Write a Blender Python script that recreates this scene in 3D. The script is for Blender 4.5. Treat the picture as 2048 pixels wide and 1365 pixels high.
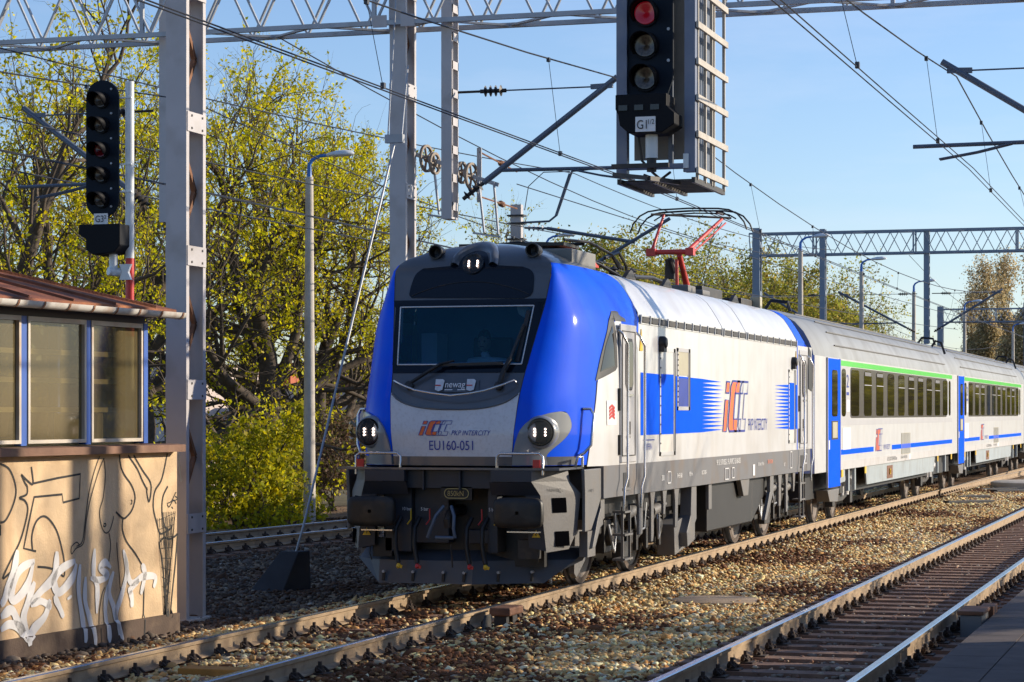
import bpy, math, random
import numpy as np
from mathutils import Vector
R=math.radians
for o in list(bpy.data.objects): bpy.data.objects.remove(o)
SC=bpy.context.scene; COL=SC.collection
# ---------------- camera, sky, sun, exposure ----------------
cam=bpy.data.cameras.new('camera'); co=bpy.data.objects.new('camera',cam); COL.objects.link(co)
cam.sensor_width=36; cam.lens=4700/2048*36; cam.shift_y=144.5/2048; cam.clip_start=.1; cam.clip_end=5000
co.location=(0,0,2.12)
TH=math.atan(1436/4700)
co.rotation_euler=(R(90),0,TH-R(90))
SC.camera=co
AZ=R(31); EL=R(18.4)
SUN=Vector((math.sin(AZ)*math.cos(EL),-math.cos(AZ)*math.cos(EL),math.sin(EL)))
w=bpy.data.worlds.new('World'); SC.world=w; w.use_nodes=True
nt=w.node_tree; bg=nt.nodes['Background']; sk=nt.nodes.new('ShaderNodeTexSky')
sk.sky_type='NISHITA'; sk.sun_disc=False; sk.sun_elevation=EL; sk.sun_rotation=math.atan2(SUN.x,SUN.y)
sk.air_density=1.0; sk.dust_density=.25; sk.ozone_density=2.2
tn=nt.nodes.new('ShaderNodeMix');tn.data_type='RGBA';tn.blend_type='MULTIPLY';tn.inputs[0].default_value=1;tn.inputs[7].default_value=(.93,.99,1.20,1)
tg=nt.nodes.new('ShaderNodeTexCoord');mpc=nt.nodes.new('ShaderNodeMapping');mpc.inputs['Scale'].default_value=(2.2,2.2,11);nt.links.new(tg.outputs['Generated'],mpc.inputs[0])
cn=nt.nodes.new('ShaderNodeTexNoise');cn.inputs['Scale'].default_value=1.6;cn.inputs['Detail'].default_value=9;cn.inputs['Roughness'].default_value=.62;nt.links.new(mpc.outputs[0],cn.inputs['Vector'])
cmr=nt.nodes.new('ShaderNodeMapRange');cmr.inputs[1].default_value=.52;cmr.inputs[2].default_value=.85;cmr.inputs[4].default_value=.30;nt.links.new(cn.outputs[0],cmr.inputs[0])
cmx=nt.nodes.new('ShaderNodeMix');cmx.data_type='RGBA';cmx.inputs[7].default_value=(6.2,6.1,6.0,1);nt.links.new(cmr.outputs[0],cmx.inputs[0]);nt.links.new(sk.outputs[0],cmx.inputs[6])
nt.links.new(cmx.outputs[2],tn.inputs[6]);nt.links.new(tn.outputs[2],bg.inputs[0]); bg.inputs[1].default_value=.125
sl=bpy.data.lights.new('sun','SUN'); sl.energy=5.0; sl.angle=R(.5); sl.color=(1,.86,.67)
so=bpy.data.objects.new('sun',sl); COL.objects.link(so); so.rotation_euler=SUN.to_track_quat('Z','Y').to_euler()
so.location=(20,-40,30)
SC.view_settings.view_transform='Standard'; SC.view_settings.look='None'; SC.view_settings.exposure=0.32; SC.view_settings.gamma=1
# ---------------- helpers ----------------
class MB:
    def __init__(s): s.v=[];s.f=[];s.m=[]
    def add(s,vs,fs,m=0):
        b=len(s.v); s.v+= [tuple(p) for p in vs]; s.f+=[tuple(b+i for i in f) for f in fs]; s.m+=[m]*len(fs); return s
    def box(s,a,b,m=0):
        x0,y0,z0=a;x1,y1,z1=b
        return s.add([(x0,y0,z0),(x1,y0,z0),(x1,y1,z0),(x0,y1,z0),(x0,y0,z1),(x1,y0,z1),(x1,y1,z1),(x0,y1,z1)],
          [(0,3,2,1),(4,5,6,7),(0,1,5,4),(1,2,6,5),(2,3,7,6),(3,0,4,7)],m)
    def bar(s,p,q,w,h,m=0,up=(0,0,1)):
        p=Vector(p);q=Vector(q);d=(q-p).normalized();u=Vector(up)
        if abs(d.dot(u))>.98:u=Vector((1,0,0))
        a=d.cross(u).normalized()*w/2;b=a.cross(d).normalized()*h/2
        v=[];
        for c in(p,q): v+=[c-a-b,c+a-b,c+a+b,c-a+b]
        return s.add(v,[(0,1,2,3)[::-1],(4,5,6,7),(0,1,5,4),(1,2,6,5),(2,3,7,6),(3,0,4,7)],m)
    def tube(s,pts,r,n=8,m=0,cap=True):
        pts=[Vector(p) for p in pts];k=len(pts)
        rr=r if isinstance(r,(list,tuple)) else [r]*k
        v=[];pa=None
        for i,p in enumerate(pts):
            d=(pts[min(i+1,k-1)]-pts[max(i-1,0)]).normalized()
            if pa is None:
                u=Vector((0,0,1)) if abs(d.z)<.9 else Vector((1,0,0)); pa=d.cross(u).normalized()
            else: pa=(pa-d*pa.dot(d)).normalized()
            b=d.cross(pa)
            v+=[p+(pa*math.cos(t)+b*math.sin(t))*rr[i] for t in [6.28318*j/n for j in range(n)]]
        f=[(i*n+j,i*n+(j+1)%n,(i+1)*n+(j+1)%n,(i+1)*n+j) for i in range(k-1) for j in range(n)]
        if cap: f+=[tuple(range(n))[::-1],tuple(range((k-1)*n,k*n))]
        return s.add(v,f,m)
    def prism(s,poly,a,b,ax='y',m=0):
        # poly of 2D points in the two other axes, extruded along ax from a to b
        def P(u,v,t): return {'x':(t,u,v),'y':(u,t,v),'z':(u,v,t)}[ax]
        n=len(poly); v=[P(u,w_,a) for u,w_ in poly]+[P(u,w_,b) for u,w_ in poly]
        return s.add(v,[tuple(range(n)),tuple(range(2*n-1,n-1,-1))]+[(i,(i+1)%n,n+(i+1)%n,n+i)[::-1] for i in range(n)],m)
    def lathe(s,prof,c,ax=(0,0,1),n=20,m=0):
        ax=Vector(ax).normalized();u=ax.orthogonal().normalized();b=ax.cross(u);c=Vector(c);v=[]
        for r,t in prof: v+=[c+ax*t+(u*math.cos(k)+b*math.sin(k))*r for k in [6.28318*j/n for j in range(n)]]
        f=[(i*n+j,i*n+(j+1)%n,(i+1)*n+(j+1)%n,(i+1)*n+j) for i in range(len(prof)-1) for j in range(n)]
        return s.add(v,f,m)
    def grid(s,P,nu,nv,m=0,flip=False):
        v=[P(i/nu,j/nv) for j in range(nv+1) for i in range(nu+1)]
        f=[(j*(nu+1)+i,j*(nu+1)+i+1,(j+1)*(nu+1)+i+1,(j+1)*(nu+1)+i) for j in range(nv) for i in range(nu)]
        if flip:f=[q[::-1] for q in f]
        return s.add(v,f,m)
    def build(s,name,mats,parent=None,smooth=0,bevel=0,fix=False,kind=None,sep=0):
        if not isinstance(mats,(list,tuple)): mats=[mats]
        if sep:
            par_=list(range(len(s.v)))
            def fd(a):
                while par_[a]!=a: par_[a]=par_[par_[a]];a=par_[a]
                return a
            for f in s.f:
                for q in f[1:]: par_[fd(q)]=fd(f[0])
            comps={}
            for f,m_ in zip(s.f,s.m): comps.setdefault(fd(f[0]),[]).append((f,m_))
            out=None
            for fs_ in comps.values():
                ids=sorted({i for f,_ in fs_ for i in f});mp={i:k for k,i in enumerate(ids)}
                q=MB();q.v=[s.v[i] for i in ids];q.f=[tuple(mp[i] for i in f) for f,_ in fs_];q.m=[m_ for _,m_ in fs_]
                out=q.build(name,mats,parent,smooth,bevel,fix,kind)
            return out
        me=bpy.data.meshes.new(name)
        o=Vector((0,0,0))
        if parent is not None:
            p=parent
            while p is not None: o+=p.location; p=p.parent
        me.from_pydata([(x-o.x,y-o.y,z-o.z) for x,y,z in s.v],[],s.f)
        for q in mats: me.materials.append(q)
        me.polygons.foreach_set('material_index',s.m)
        if fix:
            import bmesh
            bm=bmesh.new();bm.from_mesh(me);bmesh.ops.recalc_face_normals(bm,faces=bm.faces);bm.to_mesh(me);bm.free()
        if smooth:
            me.polygons.foreach_set('use_smooth',[True]*len(s.f)); me.set_sharp_from_angle(angle=R(smooth))
        ob=bpy.data.objects.new(name,me); COL.objects.link(ob)
        if parent is not None: ob.parent=parent
        if bevel:
            b=ob.modifiers.new('b','BEVEL');b.width=bevel;b.segments=2;b.limit_method='ANGLE';b.angle_limit=R(40)
        if kind: ob['kind']=kind
        return ob
def tag(o,label,cat,group=None):
    o['label']=label;o['category']=cat
    if group:o['group']=group
    return o
def empty(name,loc,label,cat,group=None):
    o=bpy.data.objects.new(name,None);COL.objects.link(o);o.location=loc;o.empty_display_size=.3
    return tag(o,label,cat,group)
def copy_tree(o,dx,parent=None,label=None,group=None):
    c=o.copy();COL.objects.link(c)
    if parent is None: c.location=Vector(o.location)+Vector(dx)
    else: c.parent=parent
    if label:c['label']=label
    if group:c['group']=group
    for ch in o.children: copy_tree(ch,(0,0,0),c)
    return c
def box(a,b,m=0): return MB().box(a,b,m)
# ---------------- materials ----------------
def mat(name,c,rough=.6,metal=0,var=.12,vs=3.,bump=0,bs=40.,coat=0,dirt=None,emit=None,streak=None,spec=None,grad=None):
    m=bpy.data.materials.new(name);m.use_nodes=True;n=m.node_tree;N=n.nodes;L=n.links;b=N['Principled BSDF']
    b.inputs['Roughness'].default_value=rough;b.inputs['Metallic'].default_value=metal
    if coat:b.inputs['Coat Weight'].default_value=coat;b.inputs['Coat Roughness'].default_value=.06
    if spec is not None:b.inputs['Specular IOR Level'].default_value=spec
    tc=N.new('ShaderNodeTexCoord')
    def noise(sc,vec=None,det=5):
        t=N.new('ShaderNodeTexNoise');t.inputs['Scale'].default_value=sc;t.inputs['Detail'].default_value=det
        L.new(vec or tc.outputs['Object'],t.inputs['Vector']);return t.outputs['Fac']
    def mix(f,a,bb):
        x=N.new('ShaderNodeMix');x.data_type='RGBA'
        for k,val in((0,f),(6,a),(7,bb)):
            if hasattr(val,'links'):L.new(val,x.inputs[k])
            else:x.inputs[k].default_value=val if k==0 else (*val[:3],1)
        return x.outputs[2]
    def ramp(f,a,bb):
        x=N.new('ShaderNodeMapRange');x.inputs[1].default_value=a;x.inputs[2].default_value=bb;L.new(f,x.inputs[0]);return x.outputs[0]
    lo=[max(0,k*(1-var)) for k in c];hi=[min(1,k*(1+var)) for k in c]
    col=mix(ramp(noise(vs),.3,.7),lo,hi) if var else None
    if dirt:
        dc,amt,ds=dirt; f=ramp(noise(ds,det=8),.5,.72)
        mm=N.new('ShaderNodeMath');mm.operation='MULTIPLY';L.new(f,mm.inputs[0]);mm.inputs[1].default_value=amt
        col=mix(mm.outputs[0],col if col else c,dc)
    if streak:
        dc,amt,sx=streak;mp=N.new('ShaderNodeMapping');L.new(tc.outputs['Object'],mp.inputs[0]);mp.inputs['Scale'].default_value=(sx,sx,.35)
        f=ramp(noise(1,mp.outputs[0],6),.5,.8);mm=N.new('ShaderNodeMath');mm.operation='MULTIPLY';L.new(f,mm.inputs[0]);mm.inputs[1].default_value=amt
        col=mix(mm.outputs[0],col if col else c,dc)
    if col is not None:L.new(col,b.inputs['Base Color'])
    else:b.inputs['Base Color'].default_value=(*c,1)
    if bump:
        bp=N.new('ShaderNodeBump');bp.inputs['Strength'].default_value=bump;bp.inputs['Distance'].default_value=.02
        L.new(noise(bs,det=6),bp.inputs['Height']);L.new(bp.outputs[0],b.inputs['Normal'])
    if emit:
        b.inputs['Emission Color'].default_value=(*emit[0],1);b.inputs['Emission Strength'].default_value=emit[1]
    return m
def attrmat(name,rough=.9,trans=0,attr='tint',bump=0):
    m=bpy.data.materials.new(name);m.use_nodes=True;N=m.node_tree.nodes;L=m.node_tree.links;b=N['Principled BSDF']
    a=N.new('ShaderNodeAttribute');a.attribute_name=attr;L.new(a.outputs['Color'],b.inputs['Base Color']);b.inputs['Roughness'].default_value=rough
    b.inputs['Specular IOR Level'].default_value=.25
    if bump:
        t=N.new('ShaderNodeTexNoise');t.inputs['Scale'].default_value=60;bp=N.new('ShaderNodeBump');bp.inputs['Strength'].default_value=bump;bp.inputs['Distance'].default_value=.01
        tc=N.new('ShaderNodeTexCoord');L.new(tc.outputs['Object'],t.inputs['Vector']);L.new(t.outputs[0],bp.inputs['Height']);L.new(bp.outputs[0],b.inputs['Normal'])
    if trans:
        t=N.new('ShaderNodeBsdfTranslucent');L.new(a.outputs['Color'],t.inputs[0]);x=N.new('ShaderNodeMixShader');x.inputs[0].default_value=trans
        L.new(b.outputs[0],x.inputs[1]);L.new(t.outputs[0],x.inputs[2]);L.new(x.outputs[0],N['Material Output'].inputs[0])
    return m
def glassmat(name,tint=(.1,.25,.35),mixf=.5,rough=.03,base=(.01,.015,.02)):
    m=bpy.data.materials.new(name);m.use_nodes=True;N=m.node_tree.nodes;L=m.node_tree.links;b=N['Principled BSDF']
    b.inputs['Base Color'].default_value=(*base,1);b.inputs['Roughness'].default_value=rough;b.inputs['Coat Weight'].default_value=.3
    t=N.new('ShaderNodeBsdfTransparent');t.inputs[0].default_value=(*tint,1);x=N.new('ShaderNodeMixShader');x.inputs[0].default_value=mixf
    L.new(b.outputs[0],x.inputs[1]);L.new(t.outputs[0],x.inputs[2]);L.new(x.outputs[0],N['Material Output'].inputs[0]);return m
M={}
M['white']=mat('white_paint',(.63,.64,.65),.35,var=.05,coat=.3,streak=((.42,.37,.30),.45,2.6),dirt=((.38,.33,.27),.25,.9))
M['frontwhite']=mat('front_white_paint',(.62,.64,.67),.4,var=.06,coat=.3,dirt=((.25,.22,.2),.22,30.))
M['blue']=mat('blue_paint',(.0,.09,.84),.5,var=.05,coat=.22,spec=.05,streak=((.0,.14,.85),.5,3.),dirt=((.05,.09,.35),.25,1.5))
M['dblue']=mat('dark_blue_paint',(.008,.035,.35),.35,var=.05)
M['bblue']=mat('band_blue_paint',(.0,.095,.82),.6,var=.03,spec=.03)
M['grey']=mat('grey_paint',(.075,.085,.10),.3,var=.08,coat=.6,dirt=((.14,.13,.12),.3,3.))
M['sidegrey']=mat('side_grey_paint',(.14,.14,.148),.5,var=.06,dirt=((.16,.11,.07),.65,2.5))
M['frame']=mat('underframe_grey_paint',(.15,.147,.145),.55,var=.08,dirt=((.14,.11,.08),.5,3.),bump=.1)
M['fshade']=mat('front_frame_grey_shaded',(.028,.034,.048),.5,var=.08,dirt=((.03,.03,.03),.6,5.))  # underframe grey with the blue shade of the front put into the colour
M['plow']=mat('plow_paint',(.065,.082,.11),.45,var=.1,dirt=((.10,.085,.07),.5,4.))
M['black']=mat('black_rubber',(.012,.012,.013),.5,var=.2)
M['gloss']=mat('gloss_black',(.004,.007,.013),.08,var=0,spec=.35)
M['dark']=mat('dark_metal',(.024,.023,.023),.55,var=.25,dirt=((.10,.07,.045),.5,6.))
M['wheel']=mat('wheel_steel',(.16,.13,.11),.55,metal=.3,var=.2,dirt=((.1,.06,.04),.6,8.))
M['tread']=mat('polished_steel',(.5,.49,.47),.3,metal=.9,var=.1)
M['chrome']=mat('stainless_steel',(.62,.6,.58),.25,metal=.9,var=.05)
M['galv']=mat('galvanised_steel',(.36,.385,.42),.5,metal=.25,var=.12,vs=2,dirt=((.22,.2,.18),.4,3.))
M['pylon']=mat('grey_painted_steel',(.46,.44,.445),.5,var=.07,vs=1.5,dirt=((.22,.18,.14),.4,2.),bump=.05)
M['wire']=mat('copper_wire_dark',(.05,.055,.065),.5,metal=.4,var=0)
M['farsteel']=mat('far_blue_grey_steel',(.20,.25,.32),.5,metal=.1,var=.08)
M['tie']=mat('dark_blue_grey_tube',(.10,.125,.17),.5,metal=.2,var=.1)
M['rust']=mat('rusty_steel',(.20,.09,.045),.8,var=.35,vs=6,dirt=((.09,.035,.02),.7,4.),bump=.3)
M['raily']=mat('rail_side_rust',(.36,.26,.16),.8,var=.15,vs=4,dirt=((.16,.10,.06),.6,5.),bump=.25)
M['fast']=mat('fastening_rust',(.055,.035,.025),.8,var=.3,vs=10)
M['sleep']=mat('sleeper_wood',(.24,.135,.085),.9,var=.3,vs=6,bump=.5,bs=25,dirt=((.2,.13,.09),.5,5.))
M['conc']=mat('concrete',(.50,.46,.40),.85,var=.12,vs=3,bump=.3,dirt=((.25,.2,.16),.5,2.))
M['dconc']=mat('dark_concrete',(.035,.036,.042),.85,var=.2,vs=3,bump=.2)  # concrete in a near black tone
M['plat']=mat('foreground_platform_brown',(.085,.062,.055),.9,var=.15,vs=4,bump=.2)
M['red']=mat('red_paint',(.55,.03,.025),.4,var=.1)
M['panred']=mat('pantograph_red',(.62,.06,.05),.45,var=.15,dirt=((.2,.04,.03),.5,6.))
M['orange']=mat('orange_film',(.85,.16,.02),.4,var=.03)
M['ochre']=mat('ochre_plank',(.42,.20,.04),.8,var=.2,bump=.2)
M['yellow']=mat('yellow_paint',(.70,.45,.02),.5,var=.1)
M['green']=mat('green_band_paint',(.07,.62,.06),.35,var=.04,coat=.3)
M['wtext']=mat('white_lettering',(.75,.75,.75),.5,var=0)
M['btext']=mat('black_lettering',(.015,.015,.018),.5,var=0)
M['ntext']=mat('blue_lettering',(.01,.03,.30),.4,var=0)
M['ytext']=mat('ochre_lettering',(.4,.32,.12),.5,var=0)
M['lamp']=mat('lamp_light',(1,1,1),.5,var=0,emit=((1,.76,.64),5.5))
M['tan']=mat('tan_paint',(.42,.39,.28),.5,var=.1)
M['cowhite']=mat('coach_white_paint',(.58,.59,.59),.4,var=.05,coat=.2,streak=((.45,.40,.33),.35,1.6))
M['coroof']=mat('coach_roof_aluminium',(.27,.28,.275),.5,metal=.15,var=.1,vs=1.2,streak=((.17,.16,.14),.65,1.8),dirt=((.15,.145,.12),.5,1.))
M['coskirt']=mat('coach_skirt_paint',(.34,.39,.41),.5,var=.08,dirt=((.2,.18,.15),.4,2.))
M['band']=mat('window_band_paint',(.055,.042,.034),.35,var=.12,coat=.3)
M['cosill']=mat('coach_sill_paint',(.50,.49,.48),.5,var=.06,dirt=((.3,.25,.2),.4,2.))
M['cogrey']=mat('coach_light_grey',(.44,.44,.45),.45,var=.04)
M['glass']=mat('coach_glass',(.020,.016,.013),.03,var=0,spec=.42)
M['void']=mat('dark_opening',(.003,.003,.004),1,var=0,spec=0)
M['wsglass']=glassmat('windscreen_glass',(.50,.78,1),.62,base=(.0,.06,.10))
M['hutglass']=glassmat('hut_glass',(.80,.72,.5),.36,rough=.07,base=(.15,.12,.06))
M['lens']=glassmat('lens_glass',(.95,.95,.95),.88,rough=.05,base=(.2,.2,.19))
M['lamph']=mat('lamp_housing_white',(.62,.66,.68),.35,var=.05)
M['lblue']=mat('bracket_blue',(.03,.16,.5),.4,var=.1)
M['skin']=mat('skin',(.42,.25,.18),.6,var=.05)
M['hair']=mat('hair',(.03,.02,.015),.7,var=.1)
M['shirt']=mat('shirt',(.7,.72,.74),.8,var=.05)
M['inter']=mat('cab_interior',(.16,.26,.36),.7,var=.1)
M['plaster']=mat('beige_plaster',(.66,.48,.29),.85,var=.12,vs=1.5,bump=.25,streak=((.34,.20,.10),.6,2.5),dirt=((.36,.24,.14),.55,2.6))
M['plinth']=mat('plinth_brown_paint',(.085,.055,.04),.8,var=.15,bump=.2,dirt=((.2,.14,.09),.5,4.))
M['roof']=mat('rusty_roof_felt',(.20,.065,.03),.8,var=.4,vs=5,bump=.3,dirt=((.42,.15,.045),.7,3.))
M['ledge']=mat('rusty_ledge_sheet',(.20,.10,.06),.7,var=.2,vs=4,bump=.15,dirt=((.3,.18,.1),.5,3.))
M['gutter']=mat('gutter_paint',(.60,.57,.52),.45,var=.1,dirt=((.3,.16,.08),.7,4.))
M['alu']=mat('aluminium_frame',(.5,.45,.38),.5,metal=.2,var=.12,dirt=((.4,.24,.13),.6,4.))
M['hblue']=mat('hut_blue_paint',(.02,.10,.42),.45,var=.12)
M['spray']=mat('white_spray_paint',(.68,.67,.66),.7,var=.08)
M['marker']=mat('black_spray_paint',(.012,.012,.014),.7,var=0)
M['curt']=mat('blind_fabric',(.70,.66,.45),.9,var=.05)
M['sboard']=mat('signal_board_paint',(.006,.012,.022),.6,spec=.15,var=.1)
M['hood']=mat('signal_hood_paint',(.006,.007,.010),.6,spec=.15,var=.1)
M['bark']=mat('bark',(.085,.066,.05),.95,var=.3,vs=8,bump=.6,bs=12)
M['barkg']=mat('grey_bark',(.13,.105,.085),.95,var=.25,vs=8)
M['stone']=attrmat('ballast_stone',.85)
M['leaf']=attrmat('spring_leaf',.55,.5)
M['brick']=mat('red_render',(.42,.12,.06),.85,var=.12)
M['wallw']=mat('pale_render',(.55,.46,.42),.85,var=.1,dirt=((.35,.28,.22),.4,.3))
M['bglass']=mat('far_window_glass',(.05,.06,.08),.15,var=0)
def text(body,size,org,U,V,m,parent,name,xs=1.,align='LEFT',off=.0,bold=0):
    cu=bpy.data.curves.new('t','FONT');cu.body=body;cu.size=size;cu.align_x=align;cu.offset=bold
    o=bpy.data.objects.new('t',cu);COL.objects.link(o)
    dg=bpy.context.evaluated_depsgraph_get();me=bpy.data.meshes.new_from_object(o.evaluated_get(dg))
    bpy.data.objects.remove(o);bpy.data.curves.remove(cu)
    U=Vector(U).normalized();V=Vector(V).normalized();n=U.cross(V);org=Vector(org)
    mb=MB();mb.add([org+U*v.co.x*xs+V*v.co.y+n*.004 for v in me.vertices],[tuple(p.vertices) for p in me.polygons])
    bpy.data.meshes.remove(me)
    return mb.build(name,m,parent)
def ribbon(mb,pts,w,P,m=0,closed=False,off=0,taper=0):
    # thick stroke along 2D polyline, P maps 2D -> 3D
    pts=[Vector(p) for p in pts]
    if closed: pts.append(pts[0].copy())
    k=len(pts)
    L_=[];Rr=[]
    for i,p in enumerate(pts):
        a=pts[i-1] if i>0 else (pts[-2] if closed else p);b=pts[i+1] if i<k-1 else (pts[1] if closed else p)
        d=(b-a)
        if d.length<1e-6:d=Vector((1,0))
        d.normalize();tt=min(i,k-1-i)/max(1,k-1);n=Vector((-d.y,d.x))*w/2*(1 if not taper else (.45+.55*min(1,tt*5))*(1+.12*math.sin(i*.45)))
        L_.append(p+n);Rr.append(p-n)
    mb.add([P(*q) for q in L_]+[P(*q) for q in Rr],[(k+i,k+i+1,i+1,i) for i in range(k-1)],m)
def smoothpts(pts,n=4):
    out=[];P=[Vector(p) for p in pts];k=len(P)
    for i in range(k-1):
        a=P[max(i-1,0)];b=P[i];c=P[i+1];d=P[min(i+2,k-1)]
        for j in range(n):
            t=j/n;out.append(.5*((2*b)+(c-a)*t+(2*a-5*b+4*c-d)*t*t+(3*b-a-3*c+d)*t**3))
    out.append(P[-1]);return out
# ---------------- ground, ballast, tracks ----------------
rng=np.random.default_rng(7); random.seed(3)
def groundmat():
    m=bpy.data.materials.new('trackbed_earth');m.use_nodes=True;N=m.node_tree.nodes;L=m.node_tree.links;b=N['Principled BSDF'];b.inputs['Roughness'].default_value=.95
    tc=N.new('ShaderNodeTexCoord')
    v=N.new('ShaderNodeTexVoronoi');v.inputs['Scale'].default_value=16;L.new(tc.outputs['Object'],v.inputs['Vector'])
    n=N.new('ShaderNodeTexNoise');n.inputs['Scale'].default_value=.6;n.inputs['Detail'].default_value=8;L.new(tc.outputs['Object'],n.inputs['Vector'])
    cr=N.new('ShaderNodeValToRGB');cr.color_ramp.elements[0].color=(.05,.026,.014,1);cr.color_ramp.elements[1].color=(.46,.33,.18,1)
    e=cr.color_ramp.elements.new(.5);e.color=(.18,.105,.055,1)
    mm=N.new('ShaderNodeMath');mm.operation='ADD';s=N.new('ShaderNodeSeparateColor');L.new(v.outputs['Color'],s.inputs[0])
    m2=N.new('ShaderNodeMath');m2.operation='MULTIPLY';L.new(s.outputs[0],m2.inputs[0]);m2.inputs[1].default_value=.5
    m3=N.new('ShaderNodeMath');m3.operation='MULTIPLY';L.new(n.outputs[0],m3.inputs[0]);m3.inputs[1].default_value=.55
    L.new(m2.outputs[0],mm.inputs[0]);L.new(m3.outputs[0],mm.inputs[1]);L.new(mm.outputs[0],cr.inputs[0]);L.new(cr.outputs[0],b.inputs['Base Color'])
    bp=N.new('ShaderNodeBump');bp.inputs['Strength'].default_value=.9;bp.inputs['Distance'].default_value=.04;L.new(v.outputs['Distance'],bp.inputs['Height']);bp.invert=True;L.new(bp.outputs[0],b.inputs['Normal'])
    return m
def fieldmat():
    return mat('rough_field_soil',(.12,.11,.06),.95,var=.4,vs=.3,dirt=((.2,.16,.1),.6,.15))
GZ=-.215
# trackbed sheet far to the horizon
mb=MB();mb.add([(-60,-60,GZ),(3000,-900,GZ),(3000,900,GZ),(-60,900,GZ)],[(0,1,2,3)])
g=mb.build('ground',groundmat());g['kind']='structure'
mb=MB();mb.add([(46,21.5,GZ+.01),(900,10,GZ+.01),(900,500,GZ+.01),(-20,500,GZ+.01),(-20,25,GZ+.01)],[(0,1,2,3,4)])
g=mb.build('verge_ground',fieldmat());g['kind']='structure'
CT=math.radians(4.4);CD=(math.cos(CT),-math.sin(CT));CN=(math.sin(CT),math.cos(CT))
# track C near rail passes (37.9,15.86) ; centre is .75 further
CC=(37.9,15.86+.75)
def cpos(s,o): return (CC[0]+CD[0]*s+CN[0]*o, CC[1]+CD[1]*s+CN[1]*o)
def stones(n,region,zf,size,palette,name,seed,squash=.65):
    r=np.random.default_rng(seed)
    x,y=region(r,n);n=len(x)
    z=zf(x,y,r)
    # stone prototypes
    import itertools
    t=(1+5**.5)/2
    V=np.array([(-1,t,0),(1,t,0),(-1,-t,0),(1,-t,0),(0,-1,t),(0,1,t),(0,-1,-t),(0,1,-t),(t,0,-1),(t,0,1),(-t,0,-1),(-t,0,1)])/1.9
    Fc=np.array([(0,11,5),(0,5,1),(0,1,7),(0,7,10),(0,10,11),(1,5,9),(5,11,4),(11,10,2),(10,7,6),(7,1,8),(3,9,4),(3,4,2),(3,2,6),(3,6,8),(3,8,9),(4,9,5),(2,4,11),(6,2,10),(8,6,7),(9,8,1)])
    P=V[None]*(1+r.uniform(-.38,.30,(n,12,1)))+r.normal(0,.13,(n,12,3))
    s=size*np.exp(r.normal(0,.32,n));sc=np.stack([s*r.uniform(.8,1.35,n),s*r.uniform(.6,1.,n),s*r.uniform(.4,.75,n)*squash/.65],1)/2
    P=P*sc[:,None,:]
    a=r.uniform(0,6.283,n);ti=r.normal(0,.35,n)
    c,s_=np.cos(ti),np.sin(ti);Y=P[...,1]*c[:,None]-P[...,2]*s_[:,None];Z=P[...,1]*s_[:,None]+P[...,2]*c[:,None];X=P[...,0]
    c,s_=np.cos(a),np.sin(a);X,Y=X*c[:,None]-Y*s_[:,None],X*s_[:,None]+Y*c[:,None]
    P=np.stack([X+x[:,None],Y+y[:,None],Z+z[:,None]],-1).reshape(-1,3)
    F=(Fc[None]+12*np.arange(n)[:,None,None]).reshape(-1)
    me=bpy.data.meshes.new(name);me.vertices.add(len(P));me.vertices.foreach_set('co',P.astype('f').ravel())
    nf=len(F)//3;me.loops.add(len(F));me.loops.foreach_set('vertex_index',F.astype('i'))
    me.polygons.add(nf);me.polygons.foreach_set('loop_start',np.arange(0,3*nf,3,dtype='i'));me.update(calc_edges=True)
    pal=np.array([p[:3] for p in palette]);w_=np.array([p[3] for p in palette]);w_=w_/w_.sum()
    # patches: choose palette weight by low-frequency position noise
    nz=(np.sin(x*1.1+1.3*np.sin(y*1.7))+np.sin(y*2.3+x*.4+2)+np.sin(x*.37-y*.9))/3
    idx=r.choice(len(pal),n,p=w_);br=r.uniform(0,1,n)<np.clip(nz*1.3+.08,0,.82)
    col=pal[idx];col=np.where(br[:,None],pal[-1]*r.uniform(.6,1.5,(n,1)),col)*r.uniform(.75,1.2,(n,1))
    ca=me.color_attributes.new('tint','FLOAT_COLOR','POINT');ca.data.foreach_set('color',np.repeat(np.concatenate([np.clip(col,0,.8),np.ones((n,1))],1),12,0).astype('f').ravel())
    me.materials.append(M['stone']);ob=bpy.data.objects.new(name,me);COL.objects.link(ob);ob['kind']='stuff'
    ob['label']={'pale_ballast':'pale tan broken stone ballast around the train track','grey_ballast':'grey brown ballast packed between the sleepers','shaded_ballast':'ballast beyond the locomotive with the train shade put into its dark brown colour'}[name]
    return ob
def fieldrand(x0,x1,ya,yb,dens=1.):
    # density falls with distance
    def f(r,n):
        u=r.uniform(0,1,n);x=1/(1/x0+(1/x1-1/x0)*u) if False else x0+(x1-x0)*u**1.6
        y=ya(x)+(yb(x)-ya(x))*r.uniform(0,1,n);return x,y
    return f
def keepout(x,y,r,z):
    for c in (7.77,9.27,2.87,4.37):
        z=np.where(np.abs(y-c)<.095,z-.07,z)
    return z
def zmid(x,y,r):
    z=GZ+.012+r.uniform(-.01,.02,len(x))
    bed=(np.abs(y-8.52)<1.45);z=np.where(bed,z+.012,z)
    near=np.abs(y-8.52)-1.0; z=z+np.where((near>0)&(near<.7),.05*np.sin(np.clip(near/.7,0,1)*3.14),0)
    # sleepers: stones sink a little where the sleepers are
    ph=np.abs(((x-15.1)/.6)%1-.5); on=(ph<.2)&(np.abs(y-8.52)<1.3); z=np.where(on,z-.085,z)
    return keepout(x,y,r,z)
PAL=[(.86,.62,.29,4.8),(.68,.44,.18,4.2),(.88,.74,.48,2.4),(.50,.40,.27,.9),(.60,.32,.11,1.8),(.40,.18,.06,1.),(.15,.065,.028,1.3)]
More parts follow.
